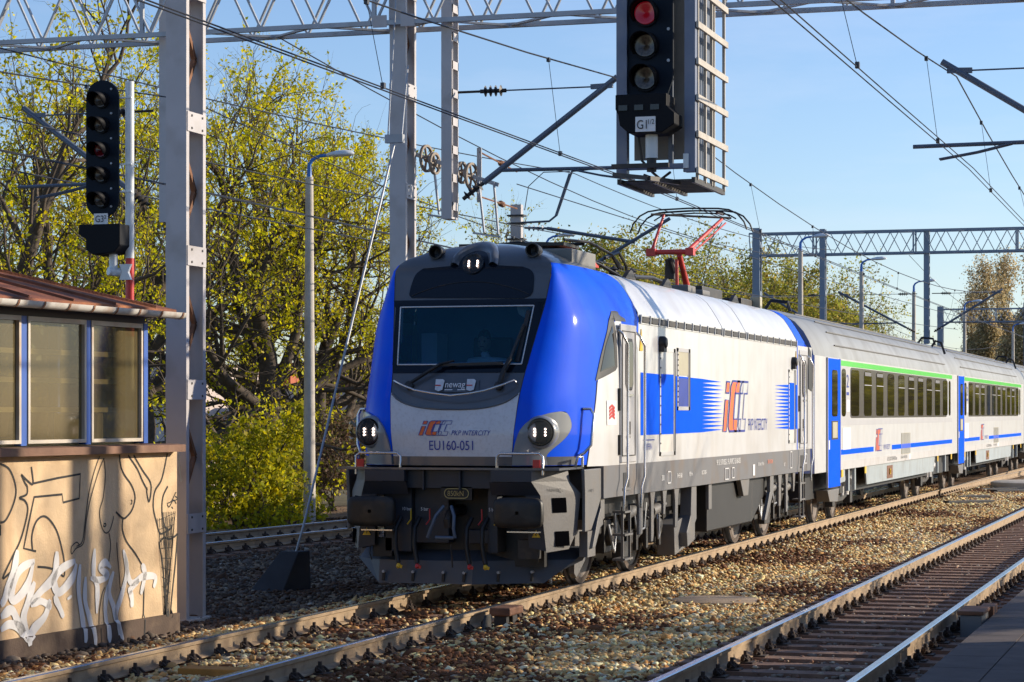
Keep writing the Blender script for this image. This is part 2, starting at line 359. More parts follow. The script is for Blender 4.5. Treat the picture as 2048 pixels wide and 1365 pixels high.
stones(110000,fieldrand(15.5,75,lambda x:np.full_like(x,4.9),lambda x:np.full_like(x,10.4)),zmid,.055,PAL,'pale_ballast',1)
def zB(x,y,r):
    z=GZ+.014+r.uniform(-.012,.012,len(x));ph=np.abs(((x-15.3)/.6)%1-.5);on=(ph<.22)&(np.abs(y-3.62)<1.3);z=np.where(on,z-.06,z);return keepout(x,y,r,z)
stones(26000,fieldrand(15.5,60,lambda x:np.full_like(x,2.0),lambda x:np.full_like(x,4.9)),zB,.045,[(.36,.27,.20,3),(.48,.36,.25,2),(.24,.19,.15,3),(.6,.5,.36,.8),(.26,.14,.09,2)],'grey_ballast',2)
stones(42000,fieldrand(18,62,lambda x:np.full_like(x,10.4),lambda x:np.full_like(x,19.)),lambda x,y,r:GZ+.005+r.uniform(-.01,.02,len(x))-np.where(np.abs((x-CC[0])*CN[0]+(y-CC[1])*CN[1]-0)<.9,.02,0),.06,[(.12,.09,.07,4),(.20,.16,.12,2),(.09,.07,.055,3),(.4,.36,.3,.25),(.09,.05,.03,3)],'shaded_ballast',3)  # stone palette darkened to carry the train's shade on this side
PR=[(-.075,-.172),(.075,-.172),(.075,-.160),(.015,-.142),(.010,-.135),(.010,-.05),(.034,-.040),(.036,-.008),(.028,0),(-.028,0),(-.036,-.008),(-.034,-.040),(-.010,-.05),(-.010,-.135),(-.015,-.142),(-.075,-.160)]
def rail_mesh(path):
    mb=MB();k=len(PR);v=[]
    for i,(x,y) in enumerate(path):
        a=path[max(i-1,0)];b=path[min(i+1,len(path)-1)];dx,dy=b[0]-a[0],b[1]-a[1];l=math.hypot(dx,dy);nx,ny=-dy/l,dx/l
        v+=[(x+nx*u,y+ny*u,z) for u,z in PR]
    for i in range(len(path)-1):
        for j in range(k):
            pass
    base=v
    f1=[(i*k+j,i*k+(j+1)%k,(i+1)*k+(j+1)%k,(i+1)*k+j) for i in range(len(path)-1) for j in range(k) if j not in(7,8,9)]
    f2=[(i*k+j,i*k+(j+1)%k,(i+1)*k+(j+1)%k,(i+1)*k+j) for i in range(len(path)-1) for j in (7,8,9)]
    mb.add(v,f1,0); b=0; mb.f+=f2; mb.m+=[1]*len(f2); mb.f.append(tuple(range(k))[::-1]);mb.m.append(0)
    return mb
def fast_mb(x,y,side):
    mb=MB();s=side
    mb.box((x-.09,y-.19,-.178),(x+.09,y+.19,-.162))
    for q in(-1,1):
        yy=y+q*.105
        mb.lathe([(.045,-.166),(.045,-.13),(.032,-.13),(.032,-.10),(.018,-.10),(.018,-.065),(0,-.065)],(x,yy,0),n=6)
        mb.tube([(x-.045,yy+q*.03,-.15),(x-.055,yy,-.125),(x-.02,yy-q*.03,-.13),(x+.03,yy-q*.03,-.115),(x+.085,yy,-.12),(x+.075,yy+q*.05,-.155)],.014,5)
        mb.tube([(x-.14,yy+q*.02,-.10),(x-.10,yy,-.14),(x-.03,yy,-.14)],.010,4)
    return mb
railtop=mat('rail_head_steel',(.42,.44,.48),.22,metal=.9,var=.1)
raildull=mat('rail_head_dusty',(.38,.32,.25),.5,metal=.3,var=.12)
def track(name,label,ctr,x0,x1,phase,nparts,heads,group='railway tracks'):
    # ctr(s,o)->(x,y)
    o=empty(name,(*ctr(x0,0),GZ),label,'railway track',group)
    for k,off in enumerate((-.75,.75)):
        path=[ctr(x0+(x1-x0)*t/40,off) for t in range(41)]
        rail_mesh(path).build('rail',[M['raily'],heads[k]],o)
    n=int((x1-x0)/.6);rest=MB();restf=MB();proto=None;pf=None
    ang=math.atan2(ctr(1,0)[1]-ctr(0,0)[1],ctr(1,0)[0]-ctr(0,0)[0])
    def sleeper():
        mb=MB();mb.box((-.13,-1.25,-.32),(.13,1.25,-.178));return mb
    base=Vector(o.location)
    psl=None
    for i in range(n):
        s=x0+.3+i*.6+random.uniform(-.015,.015);c=ctr(s,0)
        if i<nparts:
            if psl is None:
                tmp=[sleeper().build('tmp',M['sleep'])]+[fast_mb(0,off,1).build('tmp',M['fast']) for off in(-.75,.75)]
                psl=tmp[0].data;fm=[q.data for q in tmp[1:]]
                for q in tmp: bpy.data.objects.remove(q)
            so_=bpy.data.objects.new('sleeper',psl);COL.objects.link(so_);so_.parent=o;so_.location=Vector((c[0],c[1],0))-base;so_.rotation_euler=(0,0,ang+random.uniform(-.008,.008))
            if i<nparts//2:
                for k in(0,1):
                    f_=bpy.data.objects.new('rail_fastening',fm[k]);COL.objects.link(f_);f_.parent=so_
                continue
        else:
            a,b=ctr(s-.13,-1.25),ctr(s+.13,-1.25);c2,d=ctr(s+.13,1.25),ctr(s-.13,1.25)
            rest.add([(a[0],a[1],-.178),(b[0],b[1],-.178),(c2[0],c2[1],-.178),(d[0],d[1],-.178)],[(0,1,2,3)])
        if s<95:
            for off in(-.75,.75):
                for q in (-.105,.105):
                    p=ctr(s,off+q);restf.box((p[0]-.05,p[1]-.035,-.175),(p[0]+.05,p[1]+.035,-.12));restf.box((p[0]-.018,p[1]-.018,-.12),(p[0]+.018,p[1]+.018,-.095))
    if rest.f: rest.build('far_sleepers',M['sleep'],o)['kind']='stuff'
    if restf.f: restf.build('far_rail_fastenings',M['fast'],o)['kind']='stuff'
    return o
track('railway_track','railway track the train stands on, with rusty brown rail sides',lambda s,o:(s,8.52+o),14.8,240,0,96,[railtop,railtop])
track('railway_track','empty railway track nearest the platform, with bright worn rail heads',lambda s,o:(s,3.62+o),15,240,0,96,[railtop,railtop])
track('railway_track','far railway track behind the leafless pylon foot, lying in the train shadow',lambda s,o:cpos(s,o),-16,60,0,64,[railtop,railtop])
# diverging turnout rail under the second coach
mb=rail_mesh([(x,9.27 if False else 7.77-.00 -max(0,(x-66))**1.6*.0028-.06) for x in range(66,190,4)])
tag(mb.build('turnout_rail',[M['raily'],raildull]),'rusty turnout rail curving away from the train track past the second coach','rail')
# timber ends and drive rods of the turnout
def timber(x,y,l,ang,wd,z,lab):
    d=Vector((math.cos(ang),math.sin(ang),0));mb=MB().bar(Vector((x,y,z-.07)),Vector((x,y,z-.07))+d*l*.62,wd*.8,.14)
    return tag(mb.build('turnout_timber',M['dark'],bevel=.01),lab,'timber','dark timbers lying beside the turnout')
timber(64.2,7.45,2.6,-.75,.3,-.12,'dark timber on end nearest the turnout rail, left one of the near pair')
timber(60.6,6.95,2.6,-.72,.3,-.12,'dark timber in the ballast, right one of the near pair')
timber(71,7.3,2.6,-.72,.34,-.12,'dark timber touching the rail behind the near pair')
timber(69.8,6.6,2.6,-.72,.34,-.12,'dark timber farthest right beside the concrete ring')
mb=MB();mb.lathe([(.0,.14),(1.35,.14),(1.5,.1),(1.5,-.1)],(74,5.6,-.1),n=32)
tag(mb.build('concrete_ring',M['conc'],smooth=40),'low round concrete chamber lid standing above the ballast on the far right','chamber')
mb=MB();mb.lathe([(0,.03),(.50,.03),(.56,.015),(.56,-.03)],(28.4,6.05,-.19),n=40)
tag(mb.build('manhole_cover',mat('worn_concrete_lid',(.34,.25,.16),.85,var=.25,vs=3,bump=.3),smooth=40),'round flat concrete manhole cover sunk in the pale ballast','manhole cover')
# trackside magnets / boxes
def raybox(name,x,y,label,flip=1):
    o=empty(name,(x,y,GZ),label,'track device')
    mb=MB();mb.prism([(x-.34,-.21),(x-.02,-.21),(x-.05,-.02),(x-.20,-.02)],y-.20,y-.17,'y')
    mb.build('guard_plate',M['dark'],o,bevel=.004)
    mb=MB();mb.prism([(x+.55,-.21),(x+.95,-.21),(x+.88,-.02),(x+.58,-.02)],y-.2,y-.17,'y')
    mb.build('guard_plate',M['dark'],o,bevel=.004)
    MB().box((x+.12,y-.36,-.055),(x+.62,y-.12,.035)).build('magnet_box',M['rust'],o,bevel=.02)
    for k in(.18,.42): MB().box((x+k,y-.3,-.21),(x+k+.1,y-.16,-.055)).build('leg',M['dark'],o,bevel=.004)
raybox('track_magnet',23.9,7.72,'rusty orange track magnet on black legs between two dark guard plates by the train track')
x,y=24.6,2.45
o=empty('signal_box',(x,y,GZ),'small grey steel box with brown lid beside the rail next to the platform','track device')
MB().box((x,y,-.21),(x+.7,y+.22,.03)).build('case',M['frame'],o,bevel=.01)
MB().box((x-.02,y-.02,.032),(x+.72,y+.25,.075)).build('lid',M['rust'],o,bevel=.01)
MB().box((x+.75,y-.05,-.2),(x+1.2,y+.1,.07)).build('side_case',M['rust'],o,bevel=.01)
mb=MB();mb.box((18.9,8.25,-.19),(19.15,8.85,-.12))
tag(mb.build('marker_board',M['ochre'],bevel=.008),'ochre brown plank lying between the rails in the bottom left corner','plank')
# platform stands in for a blurred dark foreground, lowered so sun reaches the rail
mb=MB();mb.prism([(-30,2.38),(140,2.38),(140,-9),(-30,-9)],-.4,-.03,'z')
p=mb.build('platform',M['plat'],bevel=.02);p['kind']='structure'
mb=MB()
for k in range(150):
    mb.box((k*1.0-20+.006,1.92,-.04),(k*1.0-19-.006,2.40,-.02));mb.box((k*1.0-20+.006,1.45,-.04),(k*1.0-19-.006,1.91,-.024))
mb.build('foreground_platform_slabs',mat('platform_slab_concrete',(.10,.078,.07),.9,var=.3,vs=2,bump=.2,dirt=((.05,.04,.035),.6,3.)))['kind']='structure'
for i,(x,y,hh,lab) in enumerate(((26.9,-1.5,8.5,'concrete post on the platform nearest the camera side of the shelter end'),(28.2,-1.2,8.5,'concrete post on the platform just past the shelter end'),(29.6,-2.6,9,'concrete post standing back from the platform edge'),(24.0,-1.0,7,'concrete post on the platform beside the shelter roof'))):
    tag(MB().tube([(x,y,-.04),(x,y,hh)],[.2,.15],14).build('platform_post',M['conc'],smooth=40),lab,'post','concrete posts on the platform')
# platform shelter behind the photographer's right shoulder (outside the view, shades the near tracks)
o=empty('platform_shelter',(14,-5,-.03),'long flat roofed platform shelter standing beside the photographer','shelter')
MB().box((-4,-8.2,-.04),(26.3,-5.2,4.2)).build('wall',M['plaster'],o)
MB().box((-5,-8.8,4.2),(26.6,-2.8,4.6)).build('roof',M['roof'],o)
# ---------------- signal hut ----------------
HD=math.radians(4.45);HU=Vector((math.cos(HD),-math.sin(HD),0));HN=Vector((-math.sin(HD),-math.cos(HD),0));HP=Vector((22.86,10.71,0))
def W(u,z,o=0): return HP+HU*u+HN*o+Vector((0,0,z))
def wbox(mb,u0,u1,o0,o1,z0,z1,m=0):
    v=[W(u,z,o) for z in(z0,z1) for u,o in((u0,o0),(u1,o0),(u1,o1),(u0,o1))]
    return mb.add(v,[(0,1,2,3)[::-1],(4,5,6,7),(0,1,5,4)[::1],(1,2,6,5),(2,3,7,6),(3,0,4,7)],m)
hut=empty('signal_hut',tuple(W(-3.5,-.25,-1.5)),'small trackside hut with rusty roof, blue framed windows and graffiti on its beige wall','building')
UL=-7.
wbox(MB(),UL,0,-3.2,0,-.0,1.72).build('wall',M['plaster'],hut,fix=True)
wbox(MB(),UL-.02,.02,-3.22,.025,-.4,-.0).build('plinth',M['plinth'],hut,fix=True)
# ledge sheet with slope
mb=MB();v=[W(UL,1.80,-.05),W(-.06,1.80,-.05),W(-.06,1.79,.14),W(UL,1.79,.14),W(UL,1.715,.14),W(-.06,1.715,.14),W(-.06,1.715,-.05),W(UL,1.715,-.05)]
mb.add(v,[(0,1,2,3),(3,2,5,4),(1,6,5,2),(7,4,5,6)]);wbox(mb,-.05,.13,-3.3,-.05,1.715,1.795);mb.build('ledge',M['ledge'],hut,fix=True)
# upper walls: back, end and inner floor; windows on the track side and on the end
mb=MB();wbox(mb,UL,-.62,-3.1,-3.0,1.8,3.2);wbox(mb,UL,UL+.1,-3.0,-.1,1.8,3.2);wbox(mb,UL,-.62,-3.1,-.1,3.06,3.16);mb.build('upper_wall',M['tan'],hut,fix=True)
wbox(MB(),UL,-.64,-3.05,-.12,1.795,1.83).build('inner_floor',M['curt'],hut,fix=True)
wbox(MB(),UL,-.62,-.14,-.03,3.045,3.17).build('window_head',M['btext'],hut,fix=True)
cols=[-.62-.06]
wu=[(-4.13,-2.955),(-2.835,-1.80),(-1.70,-.70)]
wu=[(-6.6,-5.43),(-5.33,-4.16),(-4.07,-2.955)]+wu[1:]
for a,b in wu:
    f=MB();t=.035
    wbox(f,a,a+t,-.06,.0,1.83,3.045);wbox(f,b-t,b,-.06,.0,1.83,3.045);wbox(f,a+t,b-t,-.06,.0,3.0,3.045);wbox(f,a+t,b-t,-.06,.0,1.83,1.865)
    fo=f.build('window',M['alu'],hut,fix=True)
    g=MB();g.add([W(a+t,1.86,-.035),W(b-t,1.86,-.035),W(b-t,3.0,-.035),W(a+t,3.0,-.035)],[(0,1,2,3)]);g.build('pane',M['hutglass'],fo)
pm=MB()
for u in (-6.68,-5.38,-4.115,-2.895,-1.75): wbox(pm,u-.05,u+.05,-.09,-.012,1.81,3.045)
pm.build('mullion',M['hblue'],hut,fix=True,sep=1)
wbox(MB(),-.70,-.62,-.10,.008,1.81,3.05).build('corner_post',M['hblue'],hut,fix=True)
mb=MB()
for o in (-1.1,-2.1,-3.0): wbox(mb,-.69,-.61,o-.05,o+.05,1.81,3.05)
wbox(mb,-.68,-.63,-3.,-.1,1.81,1.87);mb.build('end_mullion',M['hblue'],hut,fix=True,sep=1)
for a,b in((-1.04,-.11),(-2.04,-1.16),(-2.94,-2.16)):
    g=MB();g.add([W(-.65,1.87,b),W(-.65,1.87,a),W(-.65,3.04,a),W(-.65,3.04,b)],[(0,1,2,3)]);g.build('end_pane',M['hutglass'],hut)
# blinds / shelves seen through the glass
mb=MB()
for z in (2.13,2.42,2.70): wbox(mb,UL+.1,-.75,-.30,-.28,z,z+.05)
mb.build('blind_slat',M['curt'],hut,fix=True,sep=1)
mb=MB();wbox(mb,-1.6,-.75,-.5,-.45,1.83,2.12);wbox(mb,-2.75,-1.85,-1.6,-1.55,1.83,2.9);wbox(mb,-5,-3.1,-1.2,-1.15,1.83,2.9);mb.build('cabinet',M['tan'],hut,fix=True,sep=1)
# roof: hipped with eaves; eave at z 3.17, edge o=.28, end u=-.05
e=[W(UL-.4,3.20,.22),W(-.40,3.20,.22),W(-.40,3.20,-3.5),W(UL-.4,3.20,-3.5)];ri=[W(UL+1.6,3.72,-1.6),W(-2.1,3.72,-1.6)]
mb=MB();mb.add(e+ri,[(0,1,5,4),(1,2,5),(2,3,4,5),(3,0,4)])
lo=[p-Vector((0,0,.07)) for p in e];mb.add(e+lo,[(0,4,5,1),(1,5,6,2),(2,6,7,3),(3,7,4,0),(4,7,6,5)])
for k in range(9):
    a=k/9
    p=e[0].lerp(e[1],a+.05);q=ri[0].lerp(ri[1],min(1,a*1.05+.0))
    mb.bar(p+Vector((0,0,.01)),q+Vector((0,0,.01)),.03,.03)
mb.build('roof',M['roof'],hut,fix=True)
# gutter, half round with joint rings
mb=MB();n=8;A=[];
pts0=[(math.cos(R(180+180*i/n))*.065,math.sin(R(180+180*i/n))*.065) for i in range(n+1)]
v=[];
for u in(UL-.4,-.40):
    for a,b in pts0: v.append(W(u,3.165+b,.285+a))
mb.add(v,[(i,i+1,n+2+i,n+1+i) for i in range(n)]);mb.add([W(-.40,3.165+b,.285+a) for a,b in pts0],[tuple(range(n+1))])
gt=mb.build('gutter',M['gutter'],hut,smooth=50)
mb=MB()
for k in range(16):
    u=-.50-k*.435;v=[]
    for du in(0,.03):
        for a,b in pts0: v.append(W(u+du,3.165+b*1.12,.285+a*1.12))
    mb.add(v,[(i,i+1,n+2+i,n+1+i) for i in range(n)])
mb.build('gutter_joint',M['rust'],gt,sep=1)
P2=lambda u,z:tuple(W(u,z,.004));P3=lambda u,z:tuple(W(u,z,.008 if z>0 else .031));P2b=lambda u,z:tuple(W(u,z,.004 if z>0 else .029))
GB={0.018:[[(-3.31,1.65),(-3.17,1.60),(-3.08,1.49),(-3.05,1.37),(-3.11,1.24),(-3.22,1.12),(-3.31,1.10)],[(-3.31,1.08),(-3.31,0.98)],[(-2.76,1.45),(-2.34,1.49),(-1.92,1.52),(-1.94,1.28),(-2.23,1.25),(-2.25,1.33),(-2.74,1.32),(-2.84,1.06),(-2.92,0.84),(-2.71,0.80)],[(-2.79,1.61),(-2.76,1.45),(-2.84,1.47),(-2.96,1.54)],[(-2.96,1.54),(-2.90,1.46),(-2.86,1.42),(-2.87,1.35),(-2.99,1.32),(-2.90,1.29),(-2.85,1.21),(-2.90,1.06),(-2.99,0.90),(-3.11,0.77),(-3.27,0.58),(-3.13,0.63),(-3.05,0.64)],[(-2.77,0.82),(-2.78,0.95),(-2.71,1.08),(-2.59,1.13),(-2.47,1.09),(-2.34,0.97),(-2.25,0.79),(-2.21,0.65),(-2.22,0.53),(-2.34,0.59),(-2.50,0.63),(-2.68,0.65)],[(-1.18,1.70),(-1.15,1.58),(-1.08,1.49),(-0.94,1.38),(-0.87,1.26),(-0.92,1.14),(-1.02,1.07),(-1.11,1.05),(-1.25,1.12)],[(-1.11,1.05),(-1.12,0.94),(-1.04,0.81),(-0.87,0.68),(-0.74,0.56)],[(-0.69,0.34),(-0.70,0.10),(-0.72,-0.18)],[(-0.21,1.70),(-0.27,1.54),(-0.34,1.41),(-0.47,1.30),(-0.50,1.14),(-0.43,0.97),(-0.36,0.86),(-0.25,0.87),(-0.14,0.90),(-0.11,0.93)],[(-0.20,1.35),(-0.30,1.24),(-0.32,1.09),(-0.27,0.94),(-0.19,0.89)],[(0.02,1.70),(0.06,1.50),(0.08,1.39)],[(-0.38,0.76),(-0.28,0.81),(-0.17,0.79),(-0.06,0.81),(0.01,0.84)],[(-0.38,0.76),(-0.30,0.50),(-0.27,0.25),(-0.23,-0.03)],[(0.01,0.84),(-0.04,0.52),(-0.10,0.24),(-0.15,-0.04)],[(-0.90,1.69),(-0.72,1.53),(-0.56,1.40),(-0.55,1.29),(-0.59,1.20),(-0.63,1.29),(-0.63,1.35)],[(-1.01,1.69),(-0.83,1.55),(-0.72,1.42),(-0.62,1.32)]],0.01:[[(-1.56,1.69),(-1.66,1.54),(-1.76,1.33),(-1.82,1.10),(-1.88,0.86),(-1.99,0.81)],[(-1.48,1.67),(-1.59,1.52),(-1.73,1.27),(-1.81,1.06),(-1.86,0.84),(-2.00,0.79),(-2.08,0.74),(-2.08,0.81),(-1.99,0.85),(-1.94,0.82)],[(-1.48,1.67),(-1.45,1.50),(-1.49,1.28),(-1.56,1.14),(-1.53,1.00),(-1.46,0.92),(-1.38,0.93),(-1.32,1.01),(-1.29,1.08)],[(-1.38,0.91),(-1.35,0.78),(-1.39,0.62),(-1.41,0.57)],[(-1.23,0.81),(-1.22,0.70),(-1.18,0.48),(-1.15,0.22)],[(-1.56,-0.19),(-1.57,0.08),(-1.52,0.29),(-1.46,0.37)],[(-1.48,1.01),(-1.45,1.01),(-1.44,0.99),(-1.48,0.98),(-1.49,1.00)],[(-0.95,1.23),(-0.93,1.22),(-0.94,1.19),(-0.96,1.19)],[(-0.38,0.87),(-0.36,0.77)],[(-0.23,0.90),(-0.21,0.82)],[(-0.21,1.17),(-0.12,1.19),(-0.04,1.27),(-0.02,1.28)],[(-0.21,1.16),(-0.17,1.13),(-0.08,1.20),(-0.02,1.16)],[(-0.12,1.13),(-0.09,1.11)],[(-0.04,1.24),(0.01,1.21),(-0.08,1.19)]]}
GW={0.085:[[(-3.03,0.83),(-3.08,0.67),(-3.17,0.51),(-3.25,0.38),(-3.31,0.33)],[(-2.74,0.71),(-2.99,0.64),(-3.13,0.45),(-3.08,0.36),(-2.87,0.48),(-2.76,0.70)],[(-2.74,0.51),(-2.84,0.35),(-2.93,0.18),(-2.87,0.01),(-2.85,-0.09)],[(-2.35,0.78),(-2.37,0.62),(-2.44,0.51),(-2.62,0.42),(-2.81,0.31)],[(-2.02,0.67),(-2.28,0.60),(-2.40,0.49),(-2.31,0.38),(-2.08,0.50),(-2.00,0.64)],[(-3.31,0.22),(-3.13,0.27),(-3.02,0.14),(-2.87,-0.04)],[(-3.31,0.10),(-3.17,0.14),(-2.99,0.09),(-2.87,-0.02),(-2.74,0.07),(-2.56,0.17),(-2.47,0.32)]],0.05:[[(-2.81,0.29),(-2.65,0.32),(-2.50,0.27),(-2.47,0.22)],[(-2.40,0.35),(-2.31,0.24),(-2.23,0.13)],[(-2.13,0.33),(-2.12,0.30)],[(-1.93,0.63),(-1.96,0.37),(-1.89,0.10),(-1.86,-0.08),(-1.87,-0.15)],[(-1.83,0.50),(-1.84,0.27),(-1.76,0.09),(-1.69,-0.09),(-1.68,-0.20)],[(-1.66,0.77),(-1.68,0.51),(-1.61,0.38),(-1.62,0.12)],[(-1.74,0.48),(-1.56,0.45),(-1.42,0.49),(-1.56,0.57),(-1.46,0.62),(-1.35,0.56)],[(-1.41,0.39),(-1.46,0.16),(-1.42,-0.08),(-1.41,-0.19)],[(-1.30,0.52),(-1.39,0.33),(-1.29,0.14),(-1.22,-0.06),(-1.15,-0.19)],[(-1.11,0.73),(-1.04,0.51),(-1.15,0.26),(-1.25,0.09),(-1.22,-0.13)],[(-0.97,0.30),(-0.94,0.21),(-0.94,0.13)],[(-1.08,0.69),(-0.97,0.39),(-0.72,0.43),(-0.47,0.41),(-0.50,0.30)],[(-0.74,0.56),(-0.68,0.45),(-0.76,0.25)],[(-1.01,0.28),(-0.94,0.33),(-0.80,0.40)]]}
mb=MB()
for w_,ls in GB.items():
    for i_,l in enumerate(ls): ribbon(mb,l if (w_==.018 and i_==2) else smoothpts(l,5),w_*1.25,P2b)
for k in range(9):
    ribbon(mb,[(-.40+k*.045-.02,1.02),(-.235+k*.006-.03,-.02)],.008,P2b)
    ribbon(mb,[(-.40+.36-k*.045*.8,1.08),(-.27+k*.004,.0+.0+k*.07)],.008,P2b)
    ribbon(mb,[(-.395+k*.012,1.0-k*.10),(-.05-k*.015,1.06-k*.12)],.006,P2b)
mb.build('line_graffiti',M['marker'],hut)
mb=MB()
for w_,ls in GW.items():
    for l in ls: ribbon(mb,smoothpts(l,8),w_*(1.15 if w_>.06 else 1.5),P3,taper=1)
mb.build('white_tag_graffiti',M['spray'],hut)
# ---------------- lattice pylons and gantries ----------------
def pylon(name,x,y,w,d,z0,z1,label,group,mats=None,batt=1.5,rx=0):
    # two channels (front and back faces, normals along x) joined by batten plates; bottom left corner x..x+d , y..y+w
    o=empty(name,(x,y,z0),label,'pylon',group);m=mats or M['pylon'];t=.014;fl=.075
    for k,(xa,s) in enumerate(((x,1),(x+d,-1))):
        mb=MB();mb.box((min(xa,xa+s*t),y,z0),(max(xa,xa+s*t),y+w,z1))
        for yy in(y,y+w-t): mb.box((min(xa+s*t,xa+s*fl),yy,z0),(max(xa+s*t,xa+s*fl),yy+t,z1))
        mb.build('channel',m,o)
    mb=MB();z=z0+1.15;i=0
    while z<z1-.2:
        for yy in(y-.012,y+w+.0): mb.box((x+.012,yy,z-.11),(x+d-.012,yy+.012,z+.11))
        z+=batt
    mb.build('batten_plate',m,o,sep=1)
    mb=MB();z=z0+1.15
    while z<z1-batt:
        mb.bar((x+.04,y+w/2,z+.1),(x+d-.04,y+w/2,z+batt/2),.05,.05);mb.bar((x+d-.04,y+w/2,z+batt/2),(x+.04,y+w/2,z+batt-.1),.05,.05);z+=batt
    mb.build('inner_brace',M['rust'],o,sep=1)
    mb=MB();z=z0+1.15
    while z<z1-.2:
        for dx in(.12,d-.12):
            for dz in(-.07,.07): mb.box((x+dx-.012,y-.02,z+dz-.012),(x+dx+.012,y-.012,z+dz+.012))
        z+=batt
    mb.build('bolts',M['dark'],o);
    return o
p1=pylon('pylon',24.0,11.13,.25,.52,GZ-.05,9.2,'thick grey riveted steel pylon standing right beside the hut','gantry pylons')
mb=MB().box((23.9,11.05,GZ-.05),(24.6,11.45,GZ+.03));mb.build('foot',M['conc'],p1)
p2=pylon('pylon',33.0,11.74,.25,.48,GZ,9.3,'grey steel pylon rising behind the left shoulder of the locomotive','gantry pylons')
def truss(name,x,dx,ya,yb,zb,h,label,pitch=.95,m=None,detail=True):
    o=empty(name,(x,yb,zb),label,'gantry','overhead line gantries');m=m or M['galv'];t=.07
    for k,(xx,zz) in enumerate(((x,zb),(x+dx,zb),(x,zb+h),(x+dx,zb+h))):
        MB().box((xx-t/2,ya,zz-t/2),(xx+t/2,yb,zz+t/2)).build('chord',m,o)
    for xx in(x,x+dx):
        mb=MB();y=ya;i=0 if xx==x else 1
        while y<yb-.01:
            y2=min(y+.46,yb);a_,b_=(zb,zb+h) if i%2 else (zb+h,zb)
            mb.bar((xx,y,a_),(xx,y2,b_),.042,.03)
            y=y2;i+=1
        mb.build('lattice',m,o)
    mb=MB();y=ya;i=0
    while y<yb-.01:
        y2=min(y+pitch,yb)
        for zz in (zb,zb+h): mb.bar((x,y if i%2 else y2,zz),(x+dx,y2 if i%2 else y,zz),.06,.03)
        if i%4==0:
            for xx in(x,x+dx): mb.box((xx-.03,y-.03,zb),(xx+.03,y+.03,zb+h))
        y=y2;i+=1
    mb.build('cross_bracing',m,o);return o
t1=truss('gantry',33.2-.3,.75,-3,30,7.93,.95,'large lattice gantry crossing the top of the picture in front of the sky')
mb=MB()
for y in (11.66,12.1): mb.box((32.86,y-.11,7.86),(32.875,y+.11,8.04))
mb.build('gusset_plate',M['pylon'],t1,sep=1)
t0=truss('gantry',24.1,.75,-3,12,8.0,.95,'nearer lattice gantry just above the frame carrying the right hand signal')
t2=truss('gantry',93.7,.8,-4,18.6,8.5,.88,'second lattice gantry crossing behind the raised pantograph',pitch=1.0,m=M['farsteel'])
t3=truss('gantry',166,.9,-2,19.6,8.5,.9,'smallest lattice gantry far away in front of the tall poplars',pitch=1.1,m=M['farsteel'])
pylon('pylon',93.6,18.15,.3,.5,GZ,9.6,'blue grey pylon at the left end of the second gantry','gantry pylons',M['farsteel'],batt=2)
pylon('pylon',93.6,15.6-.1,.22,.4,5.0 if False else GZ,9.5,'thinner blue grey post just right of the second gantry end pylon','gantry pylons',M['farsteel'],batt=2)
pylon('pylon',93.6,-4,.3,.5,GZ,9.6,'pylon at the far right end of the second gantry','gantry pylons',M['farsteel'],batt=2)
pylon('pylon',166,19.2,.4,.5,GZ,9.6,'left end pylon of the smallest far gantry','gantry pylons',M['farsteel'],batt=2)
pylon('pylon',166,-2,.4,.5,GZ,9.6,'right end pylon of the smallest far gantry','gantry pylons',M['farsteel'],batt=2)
def droppost(x,y,w,z0,z1,label,m=None):
    o=empty('drop_post',(x,y,z0),label,'drop post','drop posts hanging from the gantries');m=m or M['pylon']
    for xx in(x,x+.30): MB().box((xx,y,z0),(xx+.015,y+w,z1)).build('channel',m,o)
    mb=MB()
    for yy in(y-.008,y+w):
        z=z0+.1
        while z<z1: mb.box((x+.015,yy,z),(x+.3,yy+.008,z+.12));z+=.42
        mb.box((x+.015,yy,z0),(x+.04,yy+.008,z1));mb.box((x+.275,yy,z0),(x+.3,yy+.008,z1))
    mb.box((x+.0,y,z0-.03),(x+.315,y+w,z0))
    mb.build('batten_plate',m,o,sep=1);return o
droppost(33.1,11.05,.16,5.04,8.9,'ladder like drop post left of the pulleys, ending above the locomotive cab')
droppost(33.1,15.68,.13,5.1,8.9,'drop post half hidden behind the thick pylon beside the hut')
droppost(33.1,.9,.2,4.9,8.9,'drop post over the platform side, out of the picture to the right')
droppost(93.8,11.4,.2,6.3-1.4,9.4,'blue grey drop post hanging from the middle of the second gantry',M['farsteel'])
droppost(166.2,14.6-1.2,.3,4.8,9.8,'drop post hanging from the smallest far gantry',M['tie'])
